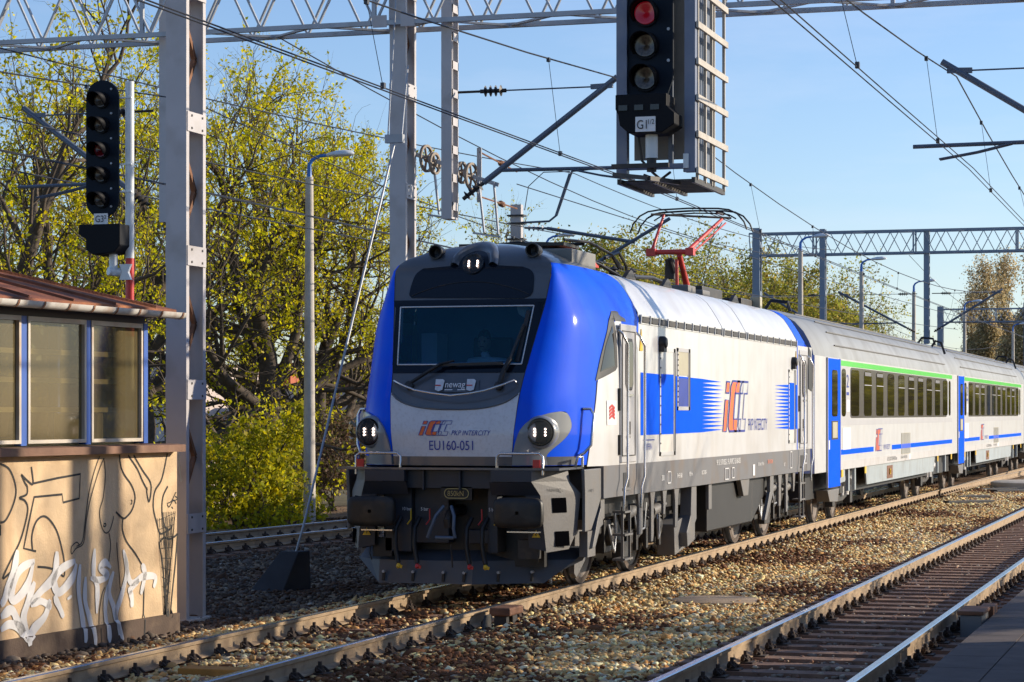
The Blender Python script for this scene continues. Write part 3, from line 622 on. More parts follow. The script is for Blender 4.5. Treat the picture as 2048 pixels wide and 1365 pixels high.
# ---------------- catenary ----------------
def wire(name,pts,r,label,group=None,n=4,m=None):
    return tag(MB().tube(pts,r,n,cap=False).build(name,m or M['wire']),label,'wire',group)
def sagline(x0,x1,y0,y1,z0,z1,sag,n=14): return [(x0+(x1-x0)*i/n,y0+(y1-y0)*i/n,z0+(z1-z0)*i/n-4*sag*(i/n)*(1-i/n)) for i in range(n+1)]
sup=[-28,32.9,93.9,166,240]
def catenary(key,yc,zz,mz,lab):
    for k in range(4):
        xa,xb=sup[k],sup[k+1];s=(-1)**k*zz
        o=empty('catenary',(xa,yc,mz),lab[k],'overhead line','overhead line spans')
        m=sagline(xa,xb,yc,yc,mz,mz,1.08)
        MB().tube(m,.011,4,cap=False).build('messenger_wire',M['wire'],o)
        for q in(0,1):
            off=(q-.5)*.07
            pts=[(xa+(xb-xa)*i/8,yc+s*(1-2*i/8)+off,5.50-4*.05*(i/8)*(1-i/8)) for i in range(9)]
            MB().tube(pts,.0085,4,cap=False).build('contact_wire',M['wire'],o)
        n=9
        for i in range(n):
            t=(i+.5)/n;x=xa+(xb-xa)*t;zm=mz-4*1.08*t*(1-t);zc=5.5-4*.05*t*(1-t);y2=yc+s*(1-2*t)+(-1)**i*.035
            d=MB().tube([(x,yc,zm),(x,y2,zc)],.0045,3);d.box((x-.03,yc-.02,zm-.04),(x+.03,yc+.02,zm+.015));d.box((x-.03,y2-.02,zc-.01),(x+.03,y2+.02,zc+.05))
            d.build('dropper',M['wire'],o)
catenary('A',8.52,.22,6.98,['overhead line span coming from the top left over the train track','overhead line span above the locomotive and first coach','distant overhead line span above the train track','farthest overhead line span above the train track'])
catenary('B',3.62,.2,6.78,['overhead line span above the platform track, out of view near the camera','overhead line span above the empty platform track on the right','distant overhead line span above the platform track','farthest overhead line span above the platform track'])
catenary('C',15.2,.2,6.9,['overhead line span over the far track behind the hut','overhead line span over the far track behind the locomotive','distant overhead line span over the far left track','farthest overhead line span over the far left track'])
def insulator(mb,p,q,m=0):
    p=Vector(p);q=Vector(q);d=(q-p).normalized();L=(q-p).length
    prof=[(.03,0)]
    for k in range(4):
        a=L*(.15+.2*k);prof+=[(.03,a),(.085,a+L*.05),(.03,a+L*.1)]
    prof+=[(.03,L)];mb.lathe(prof,p,d,12,m)
def cantilever(name,x,yp,zp,ym,zm,yc,zc,label,m=None,side=1,tie=True):
    # raked tube from the post (yp,zp) up to the messenger support, tie rod above, registration tube to the contact wire
    o=empty(name,(x,yp,zp),label,'cantilever','cantilever arms of the overhead line');m=m or M['tie']
    sgn=1 if ym>yp else -1
    a=Vector((x,yp,zp));b=Vector((x,ym+sgn*.05,zm+.05));d=(b-a).normalized()
    MB().tube([a+d*.5,b],.045,10).build('raked_tube',m,o,smooth=40)
    mb=MB();insulator(mb,a+d*.1,a+d*.5);mb.build('insulator',M['dark'],o,smooth=40)
    if tie:
        zt=zm-.1+.02
        MB().tube([(x,yp+sgn*.75,zt),(x,ym-sgn*.35,zt)],.012,6).build('tie_rod',m,o)
        MB().bar((x,ym-sgn*.35,zt),(x,ym-sgn*.02,zt+.01),.06,.07).build('tie_clamp',m,o)
        mb=MB();insulator(mb,(x,yp+sgn*.35,zt),(x,yp+sgn*.75,zt));mb.tube([(x,yp,zt),(x,yp+sgn*.35,zt)],.02,6);mb.build('tie_insulator',M['dark'],o,smooth=40)
    r=a+d*((zc+.22-zp)/max(d.z,.05)) if d.z>.05 else a
    MB().tube([(x,r.y,r.z),(x,yc+sgn*.35,zc+.20)],.028,8).build('registration_tube',m,o,smooth=40)
    mb=MB();
    for dx in(-.06,.06): mb.tube([(x+dx,yc-sgn*.95,zc+.2),(x+dx,yc-sgn*.5,zc+.10),(x+dx,yc,zc+.02)],.014,6)
    mb.build('steady_arm',m,o,sep=1)
    return o
cantilever('cantilever',33.25,11.0,5.25,8.6,6.98,8.3,5.50,'long raked cantilever arm reaching from the ladder like drop post to the right hand signal')
cantilever('cantilever',31.6,1.3,5.3,3.62,6.75,3.7,5.48,'cantilever arm coming in from the right edge towards the platform track wires')
cantilever('cantilever',33.3,16.0,5.3,14.0+4.2,6.9,18.0,5.5,'cantilever arm behind the black five lamp signal at the left')
cantilever('cantilever',29.0,20.8,5.2,18.6,6.6,18.6,5.4,'cantilever arm entering at the far left edge in front of the branches')
cantilever('cantilever',93.95,11.3,5.3,8.6,6.95,8.3,5.5,'distant cantilever arm to the right of the second gantry drop post')
cantilever('cantilever',94.1,11.9,5.3,15.0,6.95,15.2,5.5,'distant cantilever arm to the left of the second gantry drop post')
cantilever('cantilever',93.95,1.2,5.3,3.65,6.75,3.7,5.5,'distant cantilever arm at the right edge over the platform track')
cantilever('cantilever',93.95,15.5,5.4,18.0,6.95,17.9,5.5,'distant cantilever arm above the coach roof left of a lamp post')
# second mast behind the locomotive roof with switch arm and cantilever
mx,my=57.4,17.3
o=empty('mast',(mx,my,GZ),'grey line mast with brackets rising behind the locomotive roof','mast')
MB().box((mx,my,GZ),(mx+.2,my+.28,7.45)).build('post',M['pylon'],o)
mb=MB()
for z in(7.15,6.95,6.55,6.4,6.15,6.05): mb.box((mx-.05,my-.08,z),(mx+.25,my+.36,z+.04))
mb.build('clamp',M['dark'],o,sep=1)
mb=MB();mb.tube([(mx,my,6.98),(mx,my-.75,7.0),(mx,my-.95,7.15),(mx,my-1.35,8.25),(mx,my-1.9,8.3)],.03,6);mb.tube([(mx,my-.9,7.1),(mx,my-1.28,8.2)],.02,6);mb.build('switch_arm',M['tie'],o)
mb=MB();mb.tube([(mx,my-.1,7.3),(mx,my-.2,7.9),(mx,my-.6,8.25),(mx,my-1.3,8.25)],.012,4);mb.build('loop_cable',M['wire'],o)
mb=MB();insulator(mb,(mx,my-.1,6.85),(mx,my-.7,6.82));mb.tube([(mx,my-.7,6.82),(mx,my-3.0,6.42)],.045,8);mb.tube([(mx-.1,my-2.0,5.9),(mx,my-3.9,7.0)],.045,8);mb.build('cantilever_tube',M['tie'],o,smooth=40)
# anchored wires: from pulleys on pylon and plate to the right, and long feeders
for i,(x,y,z,lab) in enumerate(((33.5,11.58,5.96,'left pair of tensioning pulley wheels mounted on the pylon'),(33.6,10.90,5.68,'right pair of tensioning pulley wheels above the locomotive cab'))):
    o=empty('tensioning_pulleys',(x,y,z),lab,'pulleys','tensioning pulleys')
    for k,(dy,dz,r) in enumerate(((0,0,.21),(-.13 if i==0 else .15,-.08 if i==0 else .06,.17))):
        mb=MB();c=(x,y+dy,z+dz);ax=Vector((.16,.987,0))
        mb.lathe([(r,-.02),(r,.02),(r-.035,.02),(r-.035,-.02),(r,-.02)],c,ax,24);mb.lathe([(0,-.03),(.05,-.03),(.05,.03),(0,.03)],c,ax,12)
        u=Vector((-.987,.16,0))
        for a in range(5):
            t=a*1.2566;d=u*math.cos(t)+Vector((0,0,1))*math.sin(t);mb.bar(Vector(c),Vector(c)+d*(r-.02),.03,.02)
        mb.build('wheel',mat('pulley_iron%d%d'%(i,k),(.25,.21,.17),.7,var=.2,dirt=((.25,.11,.05),.6,8.)),o,smooth=40)
    mb=MB();mb.bar((x-.02,y+.16,z+.06),(x+.02,y-.42,z-.14),.03,.06);mb.bar((x,y-.1,z),(x,y-.2,z-.85),.025,.05);mb.bar((x,y-.35,z-.1),(x,y-.42,z-.88),.025,.05);mb.bar((x,y-.02,z-.85),(x,y-.46,z-.92),.02,.03)
    mb.build('yoke_bar',M['galv'],o,sep=1)
o=empty('anchor_plate',(33.7,10.85,5.4),'narrow upright yoke plate with two rusty tension rods right of the pulleys','anchor plate')
MB().box((33.7,10.78,5.3),(33.73,10.85,6.12)).build('plate',M['galv'],o)
for z,z2 in((6.05,6.15),(5.38,5.55)):
    mb=MB();mb.tube([(33.7,10.8,z),(36.6,11.1,z2-.1)],.014,5);mb.lathe([(.0,0),(.05,.05),(.05,.2),(0,.25)],(35.2,10.95,(z+z2)/2-.05),Vector((1,.1,-.02)),8);mb.build('tension_rod',M['rust'],o)
wire('anchored_wire',sagline(36.6,93,11.1,9.0,5.85,5.6,.1),.009,'thin wire running from the upper rusty tension rod to the second gantry')
wire('anchored_wire',sagline(36.6,93,11.1,10.2,4.9,5.4,.15),.009,'thin wire running from the lower rusty tension rod over the locomotive roof')
wire('feeder_wire',sagline(-10,57.4,21,15.9,9.0,8.2,.9),.012,'thin wire from the top left behind the thick pylon to the line mast')
wire('feeder_wire',sagline(-10,57.4,19,15.9,6.9,6.6,.3),.012,'thin wire crossing in front of the leafy tree at mast clamp height')
wire('feeder_wire',sagline(0,93,19.5,14,6.3,5.6,.3),.012,'lowest thin wire crossing in front of the leafy trees')
wire('feeder_wire',sagline(57.4,93,15.9,15,8.2,8.6,.4),.012,'thin wire from the line mast towards the second gantry')
wire('feeder_wire',sagline(33.6,93,14,16,7.9,8.4,.9),.012,'thin wire sagging from the large gantry to the left end of the second gantry')
wire('feeder_wire',sagline(94,166,12.2,14,8.4,8.4,.9),.014,'thin wire between the second and the smallest gantry')
# concrete anchor block with guy rod
o=empty('anchor_block',(28.8,12.0,GZ),'near black concrete anchor block with a leaning top in the train shadow','anchor block')
mb=MB();b0=[(28.45,12.36),(28.45,11.86),(29.05,11.66),(29.1,12.2)];t0_=[(28.75,11.98),(28.75,11.72),(29.0,11.66),(29.02,11.95)]
v=[(x,y,-.3) for x,y in b0]+[(x,y,.30) for x,y in t0_];mb.add(v,[(0,1,2,3),(4,7,6,5),(0,4,5,1),(1,5,6,2),(2,6,7,3),(3,7,4,0)]);mb.build('block',M['dconc'],o,fix=True,bevel=.012)
mb=MB();mb.tube([(28.85,11.8,.28),(28.9,11.72,.6),(31.9,11.52,6.0)],.017,8);mb.build('guy_rod',M['galv'],o)
mb=MB();mb.box((31.88,11.39,6.02),(31.98,11.66,6.14));mb.tube([(31.93,11.63,6.1),(33.0,11.85,9)],.012,5);mb.tube([(31.93,11.42,6.1),(33.05,11.72,7.3)],.012,5);mb.build('guy_yoke',M['galv'],o)
# ---------------- signals ----------------
def stadium(cy,z0,z1,w,n=10):
    r=w/2;return [(cy+r*math.cos(R(180*i/n)),z1-r+r*math.sin(R(180*i/n))) for i in range(n+1)]+[(cy+r*math.cos(R(180+180*i/n)),z0+r+r*math.sin(R(180+180*i/n))) for i in range(n+1)]
def signal_lamp(x,cy,z,r,col,root,lit=False):
    l=MB();l.lathe([(r*1.0,-.0),(r*1.0,.05),(r*.85,.05),(r*.0,.02)],(x,cy,z),(-1,0,0),20)
    lo_=l.build('lens',col,root,smooth=40)
    h=MB();n=16;v=[];
    for i in range(n+1):
        a=R(-35+250*i/n);
        L=.30*(.35+.65*max(0,math.sin(R(180*i/n)))**.7)
        v+=[(x-.02,cy+r*1.18*math.cos(a),z+r*1.18*math.sin(a)),(x-L,cy+r*1.18*math.cos(a),z+r*1.18*math.sin(a)-.02)]
    h.add(v,[(2*i,2*i+1,2*i+3,2*i+2) for i in range(n)]);ho=h.build('hood',M['hood'],lo_,smooth=60)
    so_=ho.modifiers.new('s','SOLIDIFY');so_.thickness=.008
    MB().lathe([(r*1.18,-.01),(r*1.22,-.01),(r*1.22,.035),(r*1.05,.035)],(x,cy,z),(-1,0,0),24).build('ring',M['hood'],lo_,smooth=40)
redd=mat('dark_red_lens',(.14,.004,.012),.12,var=.2);redl=mat('red_lens',(.22,.008,.02),.12,var=.2,emit=((1,.02,.06),.06));clr=mat('clear_lens',(.10,.085,.07),.15,var=.5,vs=30)
# left five-lamp signal
sx,sy=27.2,13.79
o=empty('signal',(sx,13.47,GZ),'tall signal with five black hooded lamps on a white and red pole behind the hut','signal')
MB().prism(stadium(sy,4.62,6.38,.455),sx,sx+.04,'x').build('backboard',M['sboard'],o,smooth=30)
for i in range(5): signal_lamp(sx,sy+.0,6.12-i*.318,.088,redd if i==2 else clr,o)
mb=MB()
for z in(6.26,5.95,5.63,5.31,4.99,4.76): mb.lathe([(0,.012),(.014,.012),(.016,0)],(sx,sy-.13,z),(-1,0,0),8)
mb.build('bolt',M['galv'],o,sep=1)
mb=MB();mb.prism([(sy+.22,4.52),(sy-.36,4.52),(sy-.36,4.25),(sy-.28,4.16),(sy+.02,4.13),(sy+.12,4.2),(sy+.12,4.33),(sy+.22,4.4)],sx-.22,sx+.2,'x');mb.build('route_indicator',M['hood'],o,bevel=.01)
MB().box((sx-.05,sy-.10,4.53),(sx-.035,sy+.09,4.67)).build('name_plate',M['wtext'],o)
text('G3',.12,(sx-.055,sy+.07,4.56),(0,-1,0),(0,0,1),M['btext'],o,'name_lettering',.85);text('2',.07,(sx-.055,sy-.055,4.60),(0,-1,0),(0,0,1),M['btext'],o,'name_lettering')
pm=MB();pm.tube([(sx+.1,13.45,4.1),(sx+.1,13.45,6.36)],.056,16);pm.build('pole',M['lamph'],o,smooth=40)
for a,b,mm in((3.55,4.13,'red'),(3.1,3.55,'red'),(1.9,3.1,'lamph'),(GZ,1.9,'red')):
    MB().tube([(sx+.1,13.45,a),(sx+.1,13.45,b-.003)],.055,16).build('pole_section',M[mm],o,smooth=40)
mb=MB();mb.tube([(sx-.02,13.62,4.15),(sx-.02,13.62,3.88)],.055,12);mb.tube([(sx-.08,13.66,3.93),(sx,13.60,3.92),(sx+.08,13.47,3.92)],.055,12);mb.prism([(13.54,4.02),(13.38,4.02),(13.42,3.92),(13.38,3.82),(13.54,3.82),(13.50,3.92)],sx-.02,sx+.03,'x');mb.build('bracket',M['lamph'],o,smooth=40)
mb=MB()
for z in(6.15,5.3,4.95): mb.bar((sx+.05,13.8,z),(sx+.05,13.40,z),.03,.02)
mb.build('arm',M['lamph'],o,sep=1)
# right hanging signal in its cage
cx,y0,y1=25.5,5.67,6.57
o=empty('signal',(cx,6.1,4.8),'signal hanging in a steel cage above the locomotive, glowing red, with white name plate','signal')
fr=MB()
for y in(y1-.12,y0): fr.box((cx,y,4.80),(cx+.12,y+.12,8.2))
fr.box((cx+.02,y0+.12,4.84),(cx+.08,y1-.12,4.90));fr.build('cage_post',mat('cage_blue_grey',(.14,.17,.25),.45,var=.1,dirt=((.3,.27,.22),.3,3.)),o)
sd=MB();
for x in (cx+.12,cx+.52,cx+.86,cx+.98,cx+1.55): sd.box((x,y0-.012,4.72),(x+.035,y0+.02,8.2))
z=4.78
while z<8.2: sd.box((cx+.0,y0-.04,z),(cx+1.62,y0-.012,z+.07));z+=.405
sd.build('side_ladder_frame',mat('cream_steel',(.46,.43,.38),.6,var=.1,dirt=((.2,.16,.12),.4,4.)),o)
sb=MB()
for x in (cx+.2,cx+.95): sb.box((x,y0+.30,4.9),(x+.06,y0+.35,8.2))
sb.box((cx+.5,y0+.12,4.9),(cx+1.5,y0+.14,8.2));sb.build('inner_post',M['tie'],o)
gr=MB()
for k in range(13): gr.box((cx+.1+k*.118,y0+.04,4.71),(cx+.125+k*.118,y1-.02,4.73))
for y in(y0,y0+.45,y1-.05): gr.box((cx,y,4.68),(cx+1.62,y+.04,4.74))
gr.build('floor_grating',M['dark'],o)
MB().box((cx+.35,y0+.12,4.98),(cx+.38,y1-.12,8.2)).build('back_plate',M['tan'] if False else mat('cage_back',(.20,.19,.17),.7,var=.12),o)
MB().prism([(6.47,5.70),(6.17,5.62),(6.0,5.66),(5.93,5.85),(5.93,8.0),(6.50,8.0),(6.50,5.74)],cx+.02+.02,cx+.09,'x').build('backboard',M['sboard'],o)
lx=cx+.035
for i in range(4): signal_lamp(lx,6.235,5.86+.363*i,.125,redl if i==2 else clr,o)
mb=MB()
for z in(5.6,5.72+.33,6.40,6.78): mb.lathe([(0,.012),(.018,.012),(.02,0)],(lx,5.98,z),(-1,0,0),8)
mb.build('bolt',M['galv'],o,sep=1)
mb=MB();mb.prism([(6.50,5.64),(5.92,5.64),(5.92,5.5),(5.83,5.42),(5.83,5.3),(5.97,5.21),(6.35,5.21),(6.45,5.30),(6.47,5.42),(6.50,5.48)],cx-.32,cx+.1,'x');mb.build('route_indicator',M['hood'],o,bevel=.01)
mb=MB()
for k in range(3): mb.box((cx-.335,6.36-k*.18,5.46),(cx-.322,6.36-k*.18+.10,5.52))
mb.build('indicator_window',M['glass'],o,sep=1)
MB().box((cx-.345,6.04,5.22),(cx-.325,6.265,5.385)).build('name_plate',M['wtext'],o)
text('G1',.14,(cx-.35,6.25,5.25),(0,-1,0),(0,0,1),M['btext'],o,'name_lettering',.8);text('1/2',.075,(cx-.35,6.13,5.30),(0,-1,0),(0,0,1),M['btext'],o,'name_lettering',.85)
mb=MB();mb.tube([(cx-.1,6.14,4.95),(cx-.1,6.14,5.21)],.07,14);mb.build('socket',M['lamph'],o,smooth=40)
mb=MB();mb.tube([(cx-.1,6.14,4.8),(cx-.1,6.14,4.95)],.055,14);mb.tube([(cx+.1,6.35,5.3),(cx+.1,6.3,4.95),(cx+.0,6.15,4.8),(cx-.05,6.05,4.72)],.015,6);mb.tube([(cx,5.95,4.8),(cx+.1,6.1,4.72),(cx+.2,6.3,4.8)],.015,6);mb.bar((cx-.2,y1,4.86),(cx-.2,y0+.25,4.86),.05,.05);mb.bar((cx-.1,y1,4.78),(cx-.4,6.1,4.70),.05,.05);mb.bar((cx-.4,6.1,4.70),(cx+.2,5.9,4.7),.05,.05);mb.build('lower_bracket',M['dark'],o)
MB().box((cx-.02,5.74,4.84),(cx+.04,5.8,5.0)).build('junction_box',M['lamph'],o)
hg=MB()
for y in(y0+.05,y1-.06): hg.box((cx-.4,y-.03,8.2),(cx+1.2,y+.03,8.26))
hg.build('hanger',M['galv'],o,sep=1)
# ---------------- lamp posts ----------------
def lamp(x,y,zt,label,dirx=(.25,-.97),r=.16):
    o=empty('street_lamp',(x,y,GZ),label,'lamp post','lamp posts beyond the tracks')
    zb=zt-.55
    MB().tube([(x,y,GZ),(x,y,zb)],[r*.85,r*.52],14).build('concrete_pole',M['conc'],o,smooth=40)
    d=Vector((dirx[0],dirx[1],0)).normalized();b=Vector((x,y,zb))
    MB().tube([b,b+Vector((0,0,.26)),b+Vector((0,0,.36))+d*.06,b+Vector((0,0,.44))+d*.2,b+Vector((0,0,.47))+d*.42],[.06,.045,.04,.035,.035],8).build('bracket',M['lblue'],o,smooth=40)
    h=MB();c=b+Vector((0,0,.46))+d*.34;ax=(d+Vector((0,0,.06))).normalized();up=d.cross(Vector((0,0,1))).cross(d);side=d.cross(Vector((0,0,1)))
    n=12;sec=[(0,.03,.02),(.08,.08,.06),(.3,.13,.10),(.55,.14,.11),(.72,.10,.08),(.8,.02,.02)];v=[]
    for t,a,hh in [(q[0]*.78,q[1]*.85,q[2]*.85) for q in sec]:
        for k in range(n):
            q=6.28318*k/n;v.append(c+ax*t+side*a*math.cos(q)+Vector((0,0,1))*(hh*math.sin(q) if math.sin(q)>0 else hh*.55*math.sin(q)))
    h.add(v,[(i*n+k,i*n+(k+1)%n,(i+1)*n+(k+1)%n,(i+1)*n+k) for i in range(5) for k in range(n)])
    h.build('lamp_head',M['lamph'],o,smooth=50,fix=True);return o
lamp(46.6,18.75,7.7,'nearest lamp post, tall pale concrete pole between pylon and locomotive')
lamp(75.0,21.7,8.1,'lamp showing just above the locomotive cab roof',r=.15)
lamp(77.2,13.6,8.05,'lamp post behind the second gantry left end, with its head among the lattice',r=.15)
lamp(90,13.5,8.1,'lamp post in the middle distance above the first coach roof',r=.15)
lamp(105.6,13.5,8.1,'lamp post left of the second gantry drop post',r=.15)
lamp(125.6,13.4,8.1,'distant lamp post in front of the poplars',r=.16)
lamp(150,13.0,7.8,'most distant lamp post under the smallest gantry',r=.16)
# ---------------- locomotive ----------------
YC=8.52
def itp(t,x):
    if x<=t[0][0]: return t[0][1]
    for (a,b),(c,d) in zip(t,t[1:]):
        if x<=c: return b+(d-b)*(x-a)/(c-a)
    return t[-1][1]
X0=[(1.0,25.62),(1.52,25.55),(1.9,25.53),(2.27,25.60),(2.58,25.76),(3.41,26.17),(3.6,26.24),(3.81,26.31),(3.95,26.42),(4.05,26.58),(4.12,26.78),(4.18,27.25)]
A0=[(1.0,.70),(1.65,.715),(2.57,.80),(3.41,.93),(3.8,.97),(3.92,.92),(4.05,.6),(4.18,.05)]
W0=[(1.0,1.49),(2.9,1.49),(3.1,1.485),(3.27,1.46),(3.41,1.40),(3.57,1.32),(3.7,1.235),(3.8,1.15),(3.88,1.06),(3.95,.97),(4.02,.84),(4.08,.70),(4.13,.52),(4.165,.3),(4.18,.06)]
L0=[(1.0,1.9),(3.3,1.9),(3.8,1.6),(4.05,1.2),(4.18,.7)]
WB=[(3.27,1.49),(3.37,1.48),(3.51,1.40),(3.62,1.33),(3.72,1.26),(3.78,1.19),(3.84,1.10),(3.88,1.0),(3.93,.7),(3.95,.0)]
def cab(h,z,off=0):
    a=itp(A0,z);W_=itp(W0,z);x0=itp(X0,z);g=abs(h);L_=itp(L0,z)
    s=0 if g<=a else min(1,(g-a)/(W_-a))
    x=x0+L_*(1-math.sqrt(max(0,1-s*s)))
    if off:
        e=.01
        def X(h,z): return cab(h,z)[0]
        dh=(X(h+e,z)-X(h-e,z))/(2*e);dz=(X(h,z+e)-X(h,z-e))/(2*e);n=Vector((-1,dh,dz)).normalized()
        return (x+n.x*off,h+n.y*off,z+n.z*off)
    return (x,h,z)
def sideP(x,z):
    # point on the cab shell at given x (side part) 
    a=itp(A0,z);W_=itp(W0,z);x0=itp(X0,z);L_=itp(L0,z)
    if x>=x0+L_: return W_
    c=1-(x-x0)/L_;return a+(W_-a)*math.sqrt(max(0,1-c*c))
def HP_(p): return (p[0],YC-p[1],p[2])
def P(x,h,z): return (x,YC-h,z)
loco=empty('electric_locomotive',(25.2,YC,0),'blue and white electric locomotive with a black windscreen, lit headlamps and raised red pantograph','locomotive')
XR=28.39
# cab shell : rows over z, columns centre-flat, curve, straight
zs=[1.52,1.62,1.75,1.9,2.05,2.2,2.35,2.5,2.65,2.8,2.95,3.1,3.2,3.3,3.4,3.5,3.58,3.66,3.74,3.81,3.88,3.94,3.99,4.04,4.08,4.115,4.14,4.16,4.178]
def shellpt(j,z,sg):
    a=itp(A0,z);W_=itp(W0,z);x0=itp(X0,z);L_=itp(L0,z)
    NC,NK,NS=8,18,7
    if j<=NC: x,h=x0,a*j/NC
    elif j<=NC+NK:
        t=(j-NC)/NK*math.pi/2;h=a+(W_-a)*math.sin(t);x=x0+L_*(1-math.cos(t))
    else:
        xs=x0+L_;x=xs+(XR-xs)*(j-NC-NK)/NS;h=W_
    # the dome blends into the body section at the rear of the cab
    if z>3.1 and x>27.3:
        k=max(0,min(1,(x-27.3)/(XR-27.3)));k=k*k*(3-2*k);t=(z-3.1)/1.078
        hr=itp([(0,1.49),(.2,1.488),(.35,1.42),(.5,1.31),(.62,1.20),(.72,1.07),(.82,.8),(.92,.4),(1,0)],t);zr=itp([(0,3.1),(.2,3.32),(.35,3.49),(.5,3.66),(.62,3.79),(.72,3.87),(.82,3.92),(.92,3.945),(1,3.95)],t)
        f=min(1,h/max(W_,.01));h=h*(1-k)+hr*f*k;z=z*(1-k)+zr*k
    return P(x,h*sg,z)
for sg,nm in((1,'near'),(-1,'far')):
    pass
def shell(cols,rows,mt,name,smooth=60):
    mb=MB()
    for sg in(1,-1):
        v=[shellpt(j,zs[i],sg) for i in range(rows[0],rows[1]+1) for j in range(cols[0],cols[1]+1)];n=cols[1]-cols[0]+1
        f=[(i*n+j,i*n+j+1,(i+1)*n+j+1,(i+1)*n+j) for i in range(rows[1]-rows[0]) for j in range(n-1)]
        if sg==-1:f=[q[::-1] for q in f]
        mb.add(v,[q[::-1] for q in f])
    return mb.build(name,mt,loco,smooth=smooth)
ZB=zs.index(3.88)
shell((0,8),(0,ZB),M['grey'],'cab_front')
shell((8,33),(0,ZB),M['blue'],'cab_cheek')
shell((0,33),(ZB,28),M['grey'],'cab_roof')
# rear bulkhead behind the dome edge
MB().prism([(YC-1.40,1.5),(YC+1.40,1.5),(YC+1.40,3.4),(YC+1.0,3.85),(YC-1.0,3.85),(YC-1.40,3.4)],28.36,28.38,'x').build('bulkhead',M['inter'],loco)
def patch(hl,hr,zb,zt,mt,name,off=.006,nu=16,nv=12,par=None):
    # hl,hr functions of v ; zb,zt functions of h
    def F(u,v):
        h=hl(v)+(hr(v)-hl(v))*u;z=zb(h)+(zt(h)-zb(h))*v;return HP_(cab(h,z,off))
    return MB().grid(F,nu,nv,flip=True).build(name,mt,par or loco,smooth=60)
def outline(pts,mt,name,off=.006,par=None,inner=None,close=True):
    # polygon fan filled patch on the cab surface: pts (h,z), subdivided by rings to the centroid
    c=Vector((sum(p[0] for p in pts)/len(pts),sum(p[1] for p in pts)/len(pts))) if inner is None else Vector(inner)
    k=len(pts);mb=MB();rn=8;v=[]
    for i in range(rn+1):
        t=i/rn
        for p in pts:
            q=c.lerp(Vector(p),1-t*.999);v.append(HP_(cab(q.x,q.y,off if not callable(off) else off(1-t))))
    f=[(i*k+j,i*k+(j+1)%k,(i+1)*k+(j+1)%k,(i+1)*k+j) for i in range(rn) for j in range(k)]
    mb.add(v,f);return mb.build(name,mt,par or loco,smooth=60,fix=True)
# white panel with smiling upper edge
smile=lambda h:2.16+.27*(1-math.sqrt(max(0,1-min(1,abs(h)/.80)**2.6)))
patch(lambda v:-itp(A0,1.62+v*.7),lambda v:itp(A0,1.62+v*.7),lambda h:1.625,smile,M['frontwhite'],'white_nose_panel',nu=28)
# lip under the smile, black windscreen surround, glass
mb=MB()
ribs=[HP_(cab(h,smile(h)+.004,.012)) for h in [(-.76+1.52*i/24) for i in range(25)]];mb.tube(ribs,.012,6);mb.build('nose_lip',M['grey'],loco,smooth=60)
def frame_patch(h0b,h0t,h1b,h1t,z0,z1,off,mt,name,nu=16,nv=10,par=None):
    def F(u,v):
        a=h0b+(h0t-h0b)*v;b=h1b+(h1t-h1b)*v;return HP_(cab(a+(b-a)*u,z0+(z1-z0)*v,off))
    return MB().grid(F,nu,nv,flip=True).build(name,mt,par or loco,smooth=60)
# remove shell behind the windscreen: delete cab_front faces inside the glass so the interior shows
def cut_window(ob,z0,z1,hm):
    me=ob.data;import bmesh
    bm=bmesh.new();bm.from_mesh(me)
    ox=Vector(ob.parent.location)
    dl=[f for f in bm.faces if z0<(f.calc_center_median()+ox).z<z1 and abs((f.calc_center_median()+ox).y-YC)<hm]
    bmesh.ops.delete(bm,geom=dl,context='FACES');bm.to_mesh(me);bm.free()
cut_window(bpy.data.objects['cab_front'],2.66,3.38,.80)
# black surround as four strips
frame_patch(-.795,-.815,.795,.815,2.585,2.68,.008,M['gloss'],'windscreen_surround')
sur=frame_patch(-.91,-.94,.91,.94,3.365,3.45,.008,M['gloss'],'windscreen_surround')
frame_patch(-.822,-.90,-.755,-.835,2.68,3.365,.008,M['gloss'],'windscreen_surround')
frame_patch(.755,.80,.822,.915,2.68,3.365,.008,M['gloss'],'windscreen_surround')
frame_patch(-.80,-.88,.80,.88,2.66,3.38,.004,M['wsglass'],'windscreen')
mb=MB()
pp=[(-.757,2.68),(-.84,3.365),(.80,3.365),(.752,2.68)]
for a,b in zip(pp,pp[1:]+pp[:1]):
    q=[HP_(cab(a[0]+(b[0]-a[0])*t/8,a[1]+(b[1]-a[1])*t/8,.012)) for t in range(9)]
    mb.tube(q,.008,5)
mb.build('windscreen_seal',M['frontwhite'],loco)
